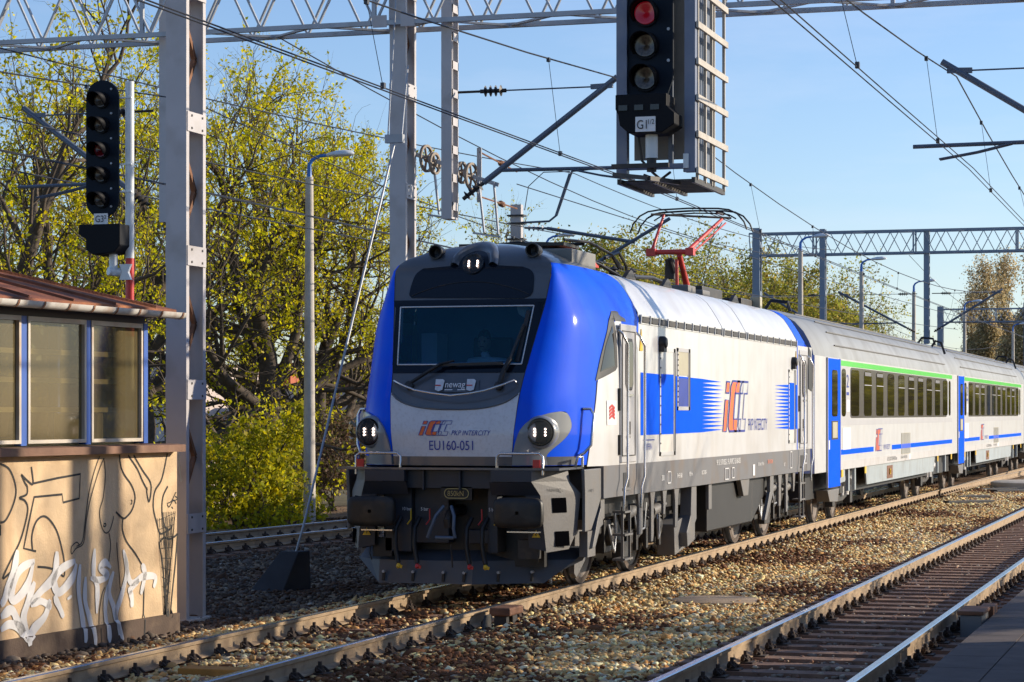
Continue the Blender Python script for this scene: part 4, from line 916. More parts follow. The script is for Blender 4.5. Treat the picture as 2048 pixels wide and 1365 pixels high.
# LED destination panel, hat shaped
hat=[(-.755,3.516),(-.745,3.62),(-.71,3.745),(-.66,3.80),(-.60,3.835),(-.45,3.845),(-.32,3.845),(-.25,3.87),(-.215,3.93),(-.17,4.03),(-.10,4.085),(0,4.10),(.10,4.085),(.17,4.03),(.215,3.93),(.25,3.87),(.32,3.845),(.45,3.84),(.6,3.83),(.70,3.80),(.755,3.74),(.765,3.62),(.765,3.53),(.73,3.48),(.66,3.455),(.3,3.46),(0,3.462),(-.3,3.462),(-.65,3.465),(-.73,3.485)]
hat=[tuple(p) for p in smoothpts(hat+[hat[0]],2)][:-1]
def gridfill(poly,mt,name,off,par=None,n=26):
    # fill polygon by horizontal scan rows, keeps curvature of the surface
    z0=min(p[1] for p in poly)+1e-4;z1=max(p[1] for p in poly)-1e-4;mb=MB();rows=[]
    for i in range(n+1):
        z=z0+(z1-z0)*i/n;xs=[]
        for a,b in zip(poly,poly[1:]+poly[:1]):
            if (a[1]-z)*(b[1]-z)<0: xs.append(a[0]+(b[0]-a[0])*(z-a[1])/(b[1]-a[1]))
        rows.append((z,min(xs),max(xs)))
    v=[];m_=14
    for z,a,b in rows:
        for j in range(m_+1): v.append(HP_(cab(a+(b-a)*j/m_,z,off)))
    f=[(i*(m_+1)+j+1,i*(m_+1)+j,(i+1)*(m_+1)+j,(i+1)*(m_+1)+j+1) for i in range(n) for j in range(m_)]
    mb.add(v,f);return mb.build(name,mt,par or loco,smooth=60)
gridfill(hat,M['gloss'],'destination_panel',.012)
mb=MB();q=[HP_(cab(h,3.50+.16*(1-(h/.72)**2),.016)) for h in [(-.72+1.44*i/20) for i in range(21)]];mb.tube(q,.005,4);mb.build('panel_wiper_line',M['dark'],loco)
mb=MB();mb.grid(lambda u,v:HP_(cab((.185+.115*v)*math.cos(math.pi*u),3.855+(.185+.115*v)*math.sin(math.pi*u),.012+.055*math.sin(math.pi*min(1,v*1.02))**.8)),28,8);mb.build('headlamp_brow',M['grey'],loco,smooth=70,fix=True)
# upper headlamp bubble
def ledlamp(c,r,nm,par=loco,depth=.03,ny=1,nrm=(-1,0,0),lit=True):
    n=Vector(nrm).normalized();c=Vector(c)
    MB().lathe([(r,-.01),(r*1.0,.02),(r*.86,.02),(r*.8,-depth),(0,-depth)],c,n,28).build(nm,M['gloss'],par,smooth=50)
    u=Vector((0,0,1)).cross(n).normalized();up=n.cross(u)
    mb=MB()
    for s in(-1,1):
        for k in range(-1,2):
            p=c+n*(-depth+.016)+u*s*r*.40+up*k*r*.23;mb.lathe([(r*.078,0),(r*.078,.012),(0,.016)],p,n,8)
    mb.build('lamp_leds',M['lamp'],par)
    return MB().lathe([(r*.98,.022),(r*.86,.045),(r*.6,.066),(r*.3,.078),(0,.082)],c,n,28).build('lamp_glass',M['lens'],par,smooth=60)
hl=HP_(cab(.0,3.86,.03));ledlamp((hl[0],hl[1],hl[2]),.135,'upper_headlamp',depth=.01,nrm=(-.93,0,.36))
# headlamp housings
hs=[(.725,1.53),(.732,1.648),(.765,1.80),(.812,1.925),(.895,2.03),(1.032,2.103),(1.165,2.14),(1.221,2.111),(1.25,1.996),(1.236,1.898),(1.179,1.80),(1.094,1.703),(1.05,1.63),(1.06,1.53)]
hs=[tuple(p) for p in smoothpts(hs,3)]
lampgrey=mat('lamp_housing_grey',(.22,.235,.245),.28,var=.06,coat=.4)
for s in(1,-1):
    pl=[(p[0]*s,p[1]) for p in hs];o=gridfill(pl,lampgrey,'headlamp_housing',.035,n=30)
    if s==-1:
        import bmesh
        bm=bmesh.new();bm.from_mesh(o.data);bmesh.ops.recalc_face_normals(bm,faces=bm.faces);bm.to_mesh(o.data);bm.free()
    # edge wall of the housing
    mb=MB();a=[HP_(cab(h,z,.036)) for h,z in pl];b=[HP_(cab(h,z,-.02)) for h,z in pl];k=len(pl)
    mb.add(a+b,[(i,(i+1)%k,k+(i+1)%k,k+i) for i in range(k)]);mb.build('housing_edge',lampgrey,o,smooth=50,fix=True)
    c0=cab(1.03*s,1.908,.05);nr=(-1,.42*-s,0)
    c=P(25.585,1.035*s,1.905);n_=Vector((-.985,-.17*s,.0)).normalized()
    mb=MB();mb.lathe([(.205,-.34),(.19,-.05),(.175,.0),(.160,.012),(.150,-.02)],c,n_,32);mb.build('lamp_rim',lampgrey,o,smooth=50)
    ledlamp(c,.150,'headlamp',o,depth=.02,nrm=tuple(n_))
# lower dark band of the nose
MB().grid(lambda u,v:HP_(cab(-1.30+2.6*u,1.525+.098*v,.004)),40,2,flip=True).build('nose_foot_band',M['grey'],loco,smooth=60)
# manufacturer plate and bracket lamps
c=cab(0,2.43,.01)
def facep(h,z,off): return HP_(cab(h,z,off))
frame_patch(-.29,-.27,.29,.27,2.355,2.505,.016,M['grey'],'nameplate')
slope=Vector(facep(0,2.5,0))-Vector(facep(0,2.36,0))
text('newag',.12,facep(-.128,2.405,.024),(0,-1,0),slope,M['wtext'],loco,'maker_lettering',.80)
mb=MB()
for a,b in((-.125,-.03),(.03,.125)): mb.grid(lambda u,v:facep(a+(b-a)*u,2.375+.01*v,.022),2,1,flip=True)
mb.build('maker_underline',M['wtext'],loco)
for s in(-1,1):
    h0=.19*s
    q=[(-.045,2.365),(0,2.355),(.045,2.37),(.05,2.44),(.055,2.48),(.03,2.495),(-.055,2.495)]
    o=gridfill([(h0+a*1.0,b) for a,b in q],M['frontwhite'],'lamp_bracket',.04,n=8)
    MB().grid(lambda u,v:facep(h0-.05+.07*u,2.415+.012*v,.046),2,1,flip=True).build('red_stripe',M['red'],o)
# handrail under the windscreen
pts=[(-.745,2.46,.0),(-.73,2.455,.09),(-.6,2.385,.12),(-.446,2.327,.13),(-.25,2.29,.14),(0,2.272,.14),(.25,2.285,.14),(.40,2.32,.13),(.6,2.39,.12),(.715,2.455,.09),(.73,2.462,.0)]
mb=MB();mb.tube([facep(a,b,c) for a,b,c in pts],.014,8);mb.build('nose_handrail',M['chrome'],loco,smooth=60)
# wipers
mb=MB();mb.tube([facep(-.553,2.44,.05),facep(-.36,2.56,.07),facep(-.199,2.655,.08)],.024,6);mb.tube([facep(-.199,2.655,.08),facep(-.05,2.70,.06)],.016,6);mb.bar(facep(-.22,2.655,.055),facep(.54,2.672,.055),.02,.03);mb.lathe([(.05,0),(.05,.05),(0,.06)],facep(-.56,2.43,.01),(-1,0,.3),10);mb.build('wiper',M['black'],loco)
mb=MB();mb.tube([facep(.535,2.44,.05),facep(.57,2.58,.07),facep(.63,2.71,.08)],.03,6);mb.tube([facep(.63,2.71,.08),facep(.68,2.95,.06)],.016,6);mb.bar(facep(.60,2.64,.055),facep(.725,3.12,.055),.02,.03);mb.lathe([(.05,0),(.05,.05),(0,.06)],facep(.525,2.42,.01),(-1,0,.3),10);mb.build('wiper',M['black'],loco)
mb=MB();mb.bar(facep(.70,2.70,.02),facep(.75,3.30,.02),.05,.02);mb.build('windscreen_demister',M['black'],loco)
# lettering on the nose
def logo(F,mo,mn,parent,name):
    # F maps (x,y) in 0..1 height units to 3D; slanted i + C filled, two hollow C
    sh=.28
    S=lambda x,y:(x+sh*y,y)
    i1=[S(0,0),S(.24,0),S(.24,.62),S(0,.62)];i2=[S(0,.76),S(.24,.76),S(.24,.98),S(0,.98)]
    def Cshape(x0,w):
        return [S(x0+.12,0),S(x0+w,0),S(x0+w,.24),S(x0+.32,.24),S(x0+.32,.76),S(x0+w,.76),S(x0+w,1),S(x0+.10,1),S(x0,.9),S(x0,.1)]
    mb=MB()
    for p in(i1,i2): mb.add([F(*q) for q in p],[(0,1,2,3)])
    c=Cshape(.36,.66);v=[F(*q) for q in c];mb.add(v,[(0,1,2,3),(0,3,8,9),(3,4,7,8),(4,5,6,7)])
    o=mb.build(name,mo,parent)
    F2=lambda x,y:F(x,y,.003);mb=MB()
    for p in(i1,i2,c,Cshape(.74,.56),Cshape(1.12,.56)): ribbon(mb,p,.045,F2,closed=True)
    mb.build(name+'_outline',mn,o);return o
logo(lambda x,y,o=0:facep(-.40+x*.205,1.868+y*.163,.012+o),M['orange'],M['ntext'],loco,'nose_logo')
ft=lambda z:Vector(facep(0,z+.1,0))-Vector(facep(0,z,0))
text('PKP INTERCITY',.085,facep(-.01,1.868,.012),(0,-1,.0),ft(1.87)+Vector((0,-.025,0)),M['ntext'],loco,'operator_lettering',.80)
text('EU160-051',.155,facep(.0,1.70,.012),(0,-1,0),ft(1.7),M['ntext'],loco,'number_lettering',.80,align='CENTER')
for sg in(1,-1):
    mb=MB();mb.tube([HP_(cab(itp(A0,z)*sg,z,.001)) for z in [1.62+2.22*i/20 for i in range(21)]],.005,4);mb.build('panel_seam',M['btext'],loco)
    mb=MB();mb.tube([P(x,(sideP(x,z)+.003)*sg,z) for x,z in((26.40,1.5),(26.5,1.9),(26.6,2.2),(26.70,2.5))],.006,4);mb.build('panel_seam',M['btext'],loco)
# horns
for s in(1,-1):
    h=.70 if s>0 else -.50
    c=P(26.60,h,4.035);mb=MB();mb.lathe([(.085,0),(.088,-.02),(.07,-.2),(.03,-.35)],(c[0]-.2,c[1],c[2]),(-1,0,0),20);mb.lathe([(.085,0),(.07,0),(.05,-.12),(0,-.14)],(c[0]-.2,c[1],c[2]),(-1,0,0),20);mb.bar((c[0],c[1],c[2]-.02),(c[0],c[1],c[2]-.22),.06,.04);mb.build('horn',M['black'],loco,smooth=50)
MB().box(P(27.15,.98,3.85),P(28.25,.50,4.10)).build('roof_box',mat('roof_box_grey',(.19,.19,.175),.6,var=.1),loco,fix=True,bevel=.02)
# cab interior
o=MB();o.box(P(27.75,1.2,1.6),P(27.8,-1.2,3.5));o.box(P(25.9,1.2,1.9),P(27.75,-1.2,1.95));o.build('cab_wall',M['inter'],loco,fix=True)
MB().prism([(25.95,2.0),(26.55,2.0),(26.55,2.60),(26.35,2.72),(26.0,2.62)],YC-1.05,YC+1.05,'y').build('driver_desk',mat('desk_grey_blue',(.30,.46,.60),.6,var=.08),loco,fix=True)
MB().box(P(26.35,.42,2.735),P(26.65,.22,2.74)).build('paper_sheet',M['wtext'],loco)
MB().box(P(27.2,-.95,2.5),P(27.6,-.75,3.1)).build('cab_cabinet',M['shirt'],loco)
MB().lathe([(0,-.1),(.07,-.06),(.09,0),(.09,.05)],P(26.6,.55,3.35),(0,0,1),14).build('dome_camera',M['shirt'],loco,smooth=50)
mb=MB();mb.box(P(27.42,-.36,2.0),P(27.52,.14,3.05));mb.box(P(27.0,-.36,2.0),P(27.45,.14,2.15));mb.build('driver_seat',M['black'],loco,fix=True,bevel=.03)
# side body
XE=40.05
def sec(t): return WB
def body_side(s,xa,xb,z0,z1,mt,name):
    mb=MB();mb.add([P(xa,1.49*s,z0),P(xb,1.49*s,z0),P(xb,1.49*s,z1),P(xa,1.49*s,z1)],[(0,1,2,3)]);return mb.build(name,mt,loco)
mb=MB();mb.prism([(YC-1.49,1.5),(YC+1.49,1.5),(YC+1.49,3.25),(YC-1.49,3.25)],28.385,39.6,'x');mb.build('body_side',M['white'],loco,fix=True)
mb=MB();mb.prism([(YC-1.488,1.12),(YC+1.488,1.12),(YC+1.488,1.4995),(YC-1.488,1.4995)],26.7,40.9,'x');mb.build('lower_body_strip',M['sidegrey'],loco,fix=True)
# white cab side behind the blue cheek (front bottom), follows shell with offset
def sidepatch(poly,mt,name,off=.005,par=None,n=20,ms=12,sg=1):
    z0=min(p[1] for p in poly)+1e-4;z1=max(p[1] for p in poly)-1e-4;v=[]
    for i in range(n+1):
        z=z0+(z1-z0)*i/n;xs=[]
        for a,b in zip(poly,poly[1:]+poly[:1]):
            if (a[1]-z)*(b[1]-z)<0: xs.append(a[0]+(b[0]-a[0])*(z-a[1])/(b[1]-a[1]))
        a,b=min(xs),max(xs)
        for j in range(ms+1):
            x=a+(b-a)*j/ms;v.append(P(x-off*.25,(sideP(x,z)+off)*sg,z))
    f=[(i*(ms+1)+j,i*(ms+1)+j+1,(i+1)*(ms+1)+j+1,(i+1)*(ms+1)+j) for i in range(n) for j in range(ms)]
    if sg<0:f=[q[::-1] for q in f]
    return MB().add(v,f).build(name,mt,par or loco,smooth=60)
for sg in(1,-1):
    sidepatch([(26.40,1.5),(28.385,1.5),(28.385,3.26),(27.5,3.26),(27.3,3.20),(27.18,3.1),(26.95,2.8),(26.72,2.5),(26.5,1.9)],M['white'],'cab_side_panel',.004,sg=sg)
    o=sidepatch([(26.66,2.50),(27.28,2.63),(27.36,2.66),(27.36,3.31),(28.30,3.31),(28.36,3.27),(28.40,3.34),(28.0,3.395),(27.6,3.39),(27.38,3.35),(27.2,3.24),(27.02,3.02),(26.85,2.8)],M['black'],'side_window_frame',.009,sg=sg)
    sidepatch([(26.80,2.61),(27.26,2.69),(27.26,3.17),(27.15,3.08),(27.0,2.93)],M['glass'],'side_window',.014,sg=sg)
    sidepatch([(27.385,3.235),(28.385,3.235),(28.385,3.31),(27.385,3.31)],M['black'],'rain_strip',.010,sg=sg,n=2)
# cab door
def door(x,s,w=.78,mirror=1):
    y=YC-1.49*s
    f=lambda o:y-o*s
    def sbox(xa,xb,oa,ob,za,zb,m,nm,par,bev=0):
        return MB().box((xa,min(f(oa),f(ob)),za),(xb,max(f(oa),f(ob)),zb)).build(nm,m,par,bevel=bev)
    d=sbox(x,x+w,.0,.022,1.52,3.20,M['cogrey'],'door',loco,.012)
    mb=MB()
    for a,b,c,e in((x+.06,x+.075,1.6,3.12),(x+w-.09,x+w-.075,1.6,3.12),(x+.06,x+w-.075,1.6,1.612),(x+.06,x+w-.075,3.11,3.12)): mb.box((a,min(f(.02),f(.03)),c),(b,max(f(.02),f(.03)),e))
    mb.build('door_seam',M['dark'],d)
    g=MB();c=.06;xa,xb,za,zb=x+.22,x+.56,2.40,3.03
    pl=[(xa+c,za),(xb-c,za),(xb,za+c*1.3),(xb,zb-c*1.3),(xb-c,zb),(xa+c,zb),(xa,zb-c*1.3),(xa,za+c*1.3)]
    g.prism(pl,f(.0),f(.04),'y');wf=g.build('window_frame',M['black'],d,fix=True,bevel=.01)
    g=MB();g.prism([(p[0]+(x+.39-p[0])*.25,p[1]+(2.71-p[1])*.12) for p in pl],f(.035),f(.044),'y');g.build('window',M['glass'],d,fix=True)
    sbox(x+.30,x+.52,.03,.05,2.325,2.355,M['chrome'],'handle',d);sbox(x+.28,x+.42,.02,.04,1.86,2.02,M['dark'],'keypad',d);sbox(x+.26,x+.40,.02,.045,1.82,1.85,M['chrome'],'handle',d);sbox(x+.25,x+.31,.02,.03,1.64,1.72,M['wtext'],'sticker',d)
    for xx in(x-.03,x+w+.05):
        mb=MB();mb.tube([(xx,f(.0),3.12),(xx,f(.05),3.08),(xx+.14*mirror*0+.10,f(.09),2.95),(xx+.10,f(.09),1.35),(xx-.02,f(.08),1.22),(xx-.02,f(.07),.95)],.017,8);mb.build('grab_rail',M['chrome'],loco,smooth=60)
    sbox(x-.06,x-.02,.0,.03,2.15,2.42,M['black'],'hinge',d);sbox(x-.06,x-.02,.0,.03,1.62,1.86,M['black'],'hinge',d)
    sbox(x+.2,x+.5,-.03,.003,1.22,1.40,M['black'],'step_recess',loco);sbox(x+.18,x+.52,-.03,.02,1.185,1.215,M['frame'],'step_edge',loco)
for s in(1,-1): door(27.42,s);door(39.72,s)
# rear cab simplified: blue arch and roof end
def arch(xa,xb,mt,name,off=.004,r0=0,ins=0):
    pts=[(1.49,1.5)]+[(w_,z) for z,w_ in WB];n=len(pts);v=[]
    full=[(h,z) for h,z in pts]+[(-h,z) for h,z in pts[::-1][1:]]
    for x,k in((xa,0),(xb,ins)):
        v+=[P(x,h*(1+off/1.5)-k*(1 if h>0 else -1)*(abs(h)>.9),z+off-k*.5*(z>3.5)) for h,z in full]
    k=len(full);return MB().add(v,[(i,i+1,k+i+1,k+i) for i in range(k-1)]).build(name,mt,loco,smooth=40,fix=True)
arch(39.55,40.2,M['blue'],'rear_cab_arch');arch(40.2,41.0,M['blue'],'rear_cab_end',ins=.12)
MB().prism([(YC-1.40,1.3),(YC+1.40,1.3),(YC+1.40,3.3),(YC+1.0,3.8),(YC-1.0,3.8),(YC-1.40,3.3)],40.95,41.0,'x').build('rear_wall',M['blue'],loco,fix=True)
for s in(1,-1):
    y=YC-1.496*s
    MB().box((39.6,min(y,y+.01*s),1.5),(41.0,max(y,y+.01*s),3.27)).build('rear_cab_side',M['white'],loco)
    mb=MB();mb.prism([(40.62,2.55),(40.98,2.5),(40.98,2.9),(40.85,3.2),(40.62,3.28)],y-.006*s,y-.012*s,'y');mb.build('rear_side_window',M['black'],loco,fix=True)
# roof: three white panels with sloping sides
RP=[(3.30,1.48),(3.37,1.478),(3.51,1.40),(3.62,1.33),(3.72,1.26),(3.78,1.19),(3.84,1.10),(3.88,1.0)]
for a,b in((28.40,33.43),(33.47,35.14),(35.18,39.54)):
    mb=MB()
    for s in(1,-1):
        v=[P(x,h*s,z) for x in(a,b) for z,h in RP];k=len(RP);mb.add(v,[(i,i+1,k+i+1,k+i) for i in range(k-1)])
    mb.build('roof_panel',M['white'],loco,smooth=60,fix=True,sep=1)
MB().prism([(YC-1.02,3.80),(YC+1.02,3.80),(YC+1.02,3.872),(YC-1.02,3.872)],28.39,39.6,'x').build('roof_deck',M['dark'],loco,fix=True)
MB().prism([(YC-1.47,3.2),(YC+1.47,3.2),(YC+1.40,3.4),(YC+1.0,3.8),(YC-1.0,3.8),(YC-1.40,3.4)],28.41,39.55,'x').build('roof_core',M['dark'],loco,fix=True)
# ventilation grille row
for s in(1,-1):
    x=28.45
    segs=[(28.46,33.35),(33.5,35.1),(35.25,39.45)]
    fr=MB();gl=MB()
    for a,b in segs:
        ya,yb=sorted((YC-1.50*s,YC-1.485*s))
        fr.box((a,ya-.0,3.235),(b,yb,3.25));fr.box((a,ya,3.33),(b,yb,3.345))
        n=max(3,int((b-a)/.48))
        for k in range(n+1):
            xx=a+(b-a)*k/n
            y1_=YC-1.515*s
            fr.prism([(xx-.025,3.24),(xx+.005,3.24),(xx+.025,3.35),(xx-.005,3.35)],YC-1.47*s,y1_,'y')
            if k<n:
                w_=(b-a)/n;gl.prism([(xx+.08,3.255),(xx+w_-.13,3.255),(xx+w_-.07,3.29),(xx+w_-.10,3.325),(xx+.10,3.325),(xx+.05,3.29)],YC-1.49*s,YC-1.515*s,'y')
    fr.build('vent_frame',M['cowhite'],loco,fix=True);gl.build('vent_louvre',M['dark'],loco,fix=True,sep=1)
    MB().box((28.42,*sorted((YC-1.494*s,YC-1.489*s))[:1],3.252),(39.5,sorted((YC-1.494*s,YC-1.489*s))[1],3.33)).build('vent_back',M['black'],loco)
# side livery
for s in(1,-1):
    y=lambda o:YC-(1.49+o)*s
    def sp(pts,o=.004): return [(a,y(o),b) for a,b in pts]
    mb=MB()
    ZT,ZL=2.60,1.855
    fl=[(0,1,2,3)] 
    mb.add(sp([(28.49,ZL-.01),(32.06,ZL),(32.06,ZT),(28.49,ZT+.03)]),fl)
    n=13;dz=(ZT-ZL)/n
    for k in range(n):
        z=ZL+dz*k;mb.add(sp([(32.06,z),(33.45+.08*math.sin(k*2.),z+dz*.5),(32.06,z+dz)]),[(0,1,2)])
    mb.build('blue_band',M['bblue'],loco,fix=True);mb=MB()
    mb.add(sp([(39.0,ZL),(39.66,ZL),(39.66,ZT),(39.0,ZT)],.005),fl)
    for k in range(n):
        z=ZL+dz*k;mb.add(sp([(39.0,z),(39.0,z+dz),(37.5,z+dz*.5)],.005),[(0,1,2)])
    mb.build('blue_band',M['bblue'],loco,fix=True)
    if s==1:
        logo(lambda x,yy,o=0:(33.45+x*.95,y(.006+o),1.855+yy*.74),M['orange'],M['ntext'],loco,'side_logo')
        text('PKP INTERCITY',.26,(35.32,y(.006),1.86),(1,0,0),(.0,0,1),M['ntext'],loco,'operator_lettering',.86)
        text('GRIFFIN',.115,(28.62,y(.006),1.66),(1,0,0),(0,0,1),M['ntext'],loco,'class_lettering',1.1)
        for k in range(6): pass
        MB().box((28.62,y(.005),1.775),(29.22,y(.0),1.79)).build('lettering_bar',M['ntext'],loco)
        text('91 51 5170 052-2  PL-PKPIC  EU160-051',.115,(33.0,y(.008)+.002,1.375),(1,0,0),(0,0,1),M['wtext'],loco,'vehicle_number',.90)
        for xx,z,t,sz in((29.6,1.25,'200',.1),(30.5,1.26,'R+E160',.09),(31.2,1.27,'19,9 m',.08),(32.0,1.27,'UIC 505-1',.08),(36.1,1.30,'R  84 t  P 74 t',.08),(38.3,1.25,'NT',.08)): text(t,sz,(xx,y(.008)+.002,z),(1,0,0),(0,0,1),M['wtext'],loco,'small_lettering',1.0)
        text('REV  09.24',.09,(36.9,y(.008)+.002,1.32),(1,0,0),(0,0,1),M['orange'],loco,'small_lettering')
        mb=MB()
        for a,b,z0,z1 in((29.95,30.15,1.2,1.36),(33.6,33.9,1.15,1.32),(34.1,34.3,1.16,1.32),(38.9,39.1,1.2,1.48),(40.3,40.55,1.25,1.42)):
            for q in((a,b,z0,z0+.012),(a,b,z1-.012,z1),(a,a+.015,z0,z1),(b-.015,b,z0,z1)): mb.box((q[0],y(.006),q[2]),(q[1],y(-.002),q[3]))
        mb.box((35.7,y(.006),1.16),(35.85,y(-.002),1.33));mb.build('label_frame',M['wtext'],loco,sep=1)
        # hazard triangles, panels with doors
    for xx in(28.42,39.35):
        mb=MB();mb.prism([(xx,2.90),(xx+.16,2.90),(xx+.08,3.17)],y(.0),y(.012),'y');mb.build('warning_triangle',M['yellow'],loco,fix=True)
    for xx,zz in((29.55,3.03),(39.1,2.98)):
        mb=MB();mb.lathe([(.085,0),(.085,.06),(.06,.09),(0,.1)],(xx,y(0),zz),(0,-s,0),14);mb.box((xx-.07,min(y(.0),y(.07)),zz-.12),(xx+.08,max(y(.0),y(.07)),zz+.02));mb.build('mirror_camera',M['black'],loco,smooth=40)
    for a,b,z0,z1 in((29.50,30.33,1.57,2.97),(30.50,31.22,2.16,2.99),(38.75,39.3,1.62,2.85)):
        mb=MB();t=.05
        for q in((a,b,z0,z0+t),(a,b,z1-t,z1),(a,a+t,z0,z1),(b-t,b,z0,z1)): mb.box((q[0],min(y(.001),y(.012)),q[2]),(q[1],max(y(.001),y(.012)),q[3]))
        o=mb.build('side_hatch_frame',M['cowhite'] if z0<2 else M['cogrey'],loco)
        MB().box((a+t,min(y(.0),y(.006)),z0+t),(b-t,max(y(.0),y(.006)),ZL-.01 if z0<1.8 else 2.59)).build('hatch_panel',mat('hatch_grey%s%d'%(a,s),(.60,.57,.52),.5,var=.05) if z0<1.8 else M['dblue'],o)
        MB().box((a+t,min(y(.0),y(.006)),ZT+.03),(b-t,max(y(.0),y(.006)),z1-t)).build('hatch_panel',M['tan'] if z0>2 else M['cowhite'],o)
        if z0<1.8: MB().box((a+t,min(y(.0),y(.007)),ZL-.008),(b-t,max(y(.0),y(.007)),ZT+.028)).build('hatch_panel',M['bblue'],o)
        mb=MB();mb.box((b-.01,min(y(.0),y(.02)),z0),(b+.025,max(y(.0),y(.02)),z1));mb.build('hatch_gasket',M['black'],o)
        mb=MB()
        for k in range(12):
            z=z0+.03+(z1-z0-.06)*k/11;mb.box((a+.015,min(y(.012),y(.02)),z),(a+.035,max(y(.012),y(.02)),z+.02))
        mb.build('hatch_screws',M['dark'],o)
    if s==1:
        # sticker with red chevrons and connection pictogram
        q=lambda x,z,o=.010:P(x-.003,sideP(x,z)+o,z)
        st=MB().add([q(26.93,1.98),q(27.27,1.98),q(27.27,2.27),q(26.93,2.27)],[(0,1,2,3)]).build('sticker',M['wtext'],loco)
        mb=MB()
        for k in range(4):
            z=2.20-.04*k
            mb.add([q(27.0,z-.035,.014),q(27.10,z,.014),q(27.10,z+.03,.014),q(27.0,z-.005,.014)],[(0,1,2,3)]);mb.add([q(27.10,z,.014),q(27.2,z-.035,.014),q(27.2,z-.005,.014),q(27.10,z+.03,.014)],[(0,1,2,3)])
        mb.build('red_chevrons',M['red'],st)
        mb=MB()
        for a,b,z0,z1 in((26.42,26.72,1.21,1.47),(26.5,26.6,1.26,1.42)):
            for c in((a,b,z0,z0+.012),(a,b,z1-.012,z1),(a,a+.025,z0,z1),(b-.025,b,z0,z1)):
                mb.add([q(c[0],1.52,.03)[:2]+(c[2],),q(c[1],1.52,.03)[:2]+(c[2],),q(c[1],1.52,.03)[:2]+(c[3],),q(c[0],1.52,.03)[:2]+(c[3],)],[(0,1,2,3)])
        mb.build('socket_pictogram',M['wtext'],loco)
# ---- lower front: cowls, beam, buffers, coupling, plow ----
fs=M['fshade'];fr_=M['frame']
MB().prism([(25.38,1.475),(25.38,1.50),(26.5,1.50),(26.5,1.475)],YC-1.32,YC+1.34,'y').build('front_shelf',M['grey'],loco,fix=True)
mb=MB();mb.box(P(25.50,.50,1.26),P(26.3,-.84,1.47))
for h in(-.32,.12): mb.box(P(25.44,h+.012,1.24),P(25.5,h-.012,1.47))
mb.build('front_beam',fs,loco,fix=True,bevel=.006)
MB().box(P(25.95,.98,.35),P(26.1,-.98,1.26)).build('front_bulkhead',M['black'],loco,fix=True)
mb=MB();mb.box(P(25.62,.52,.52),P(25.95,.40,1.26));mb.box(P(25.62,-.52,.52),P(25.95,-.85,1.26));mb.box(P(25.72,.40,.62),P(25.95,.1,.78));mb.box(P(25.72,-.1,.62),P(25.95,-.52,1.26));mb.build('coupler_frame',fs,loco,fix=True,bevel=.01)
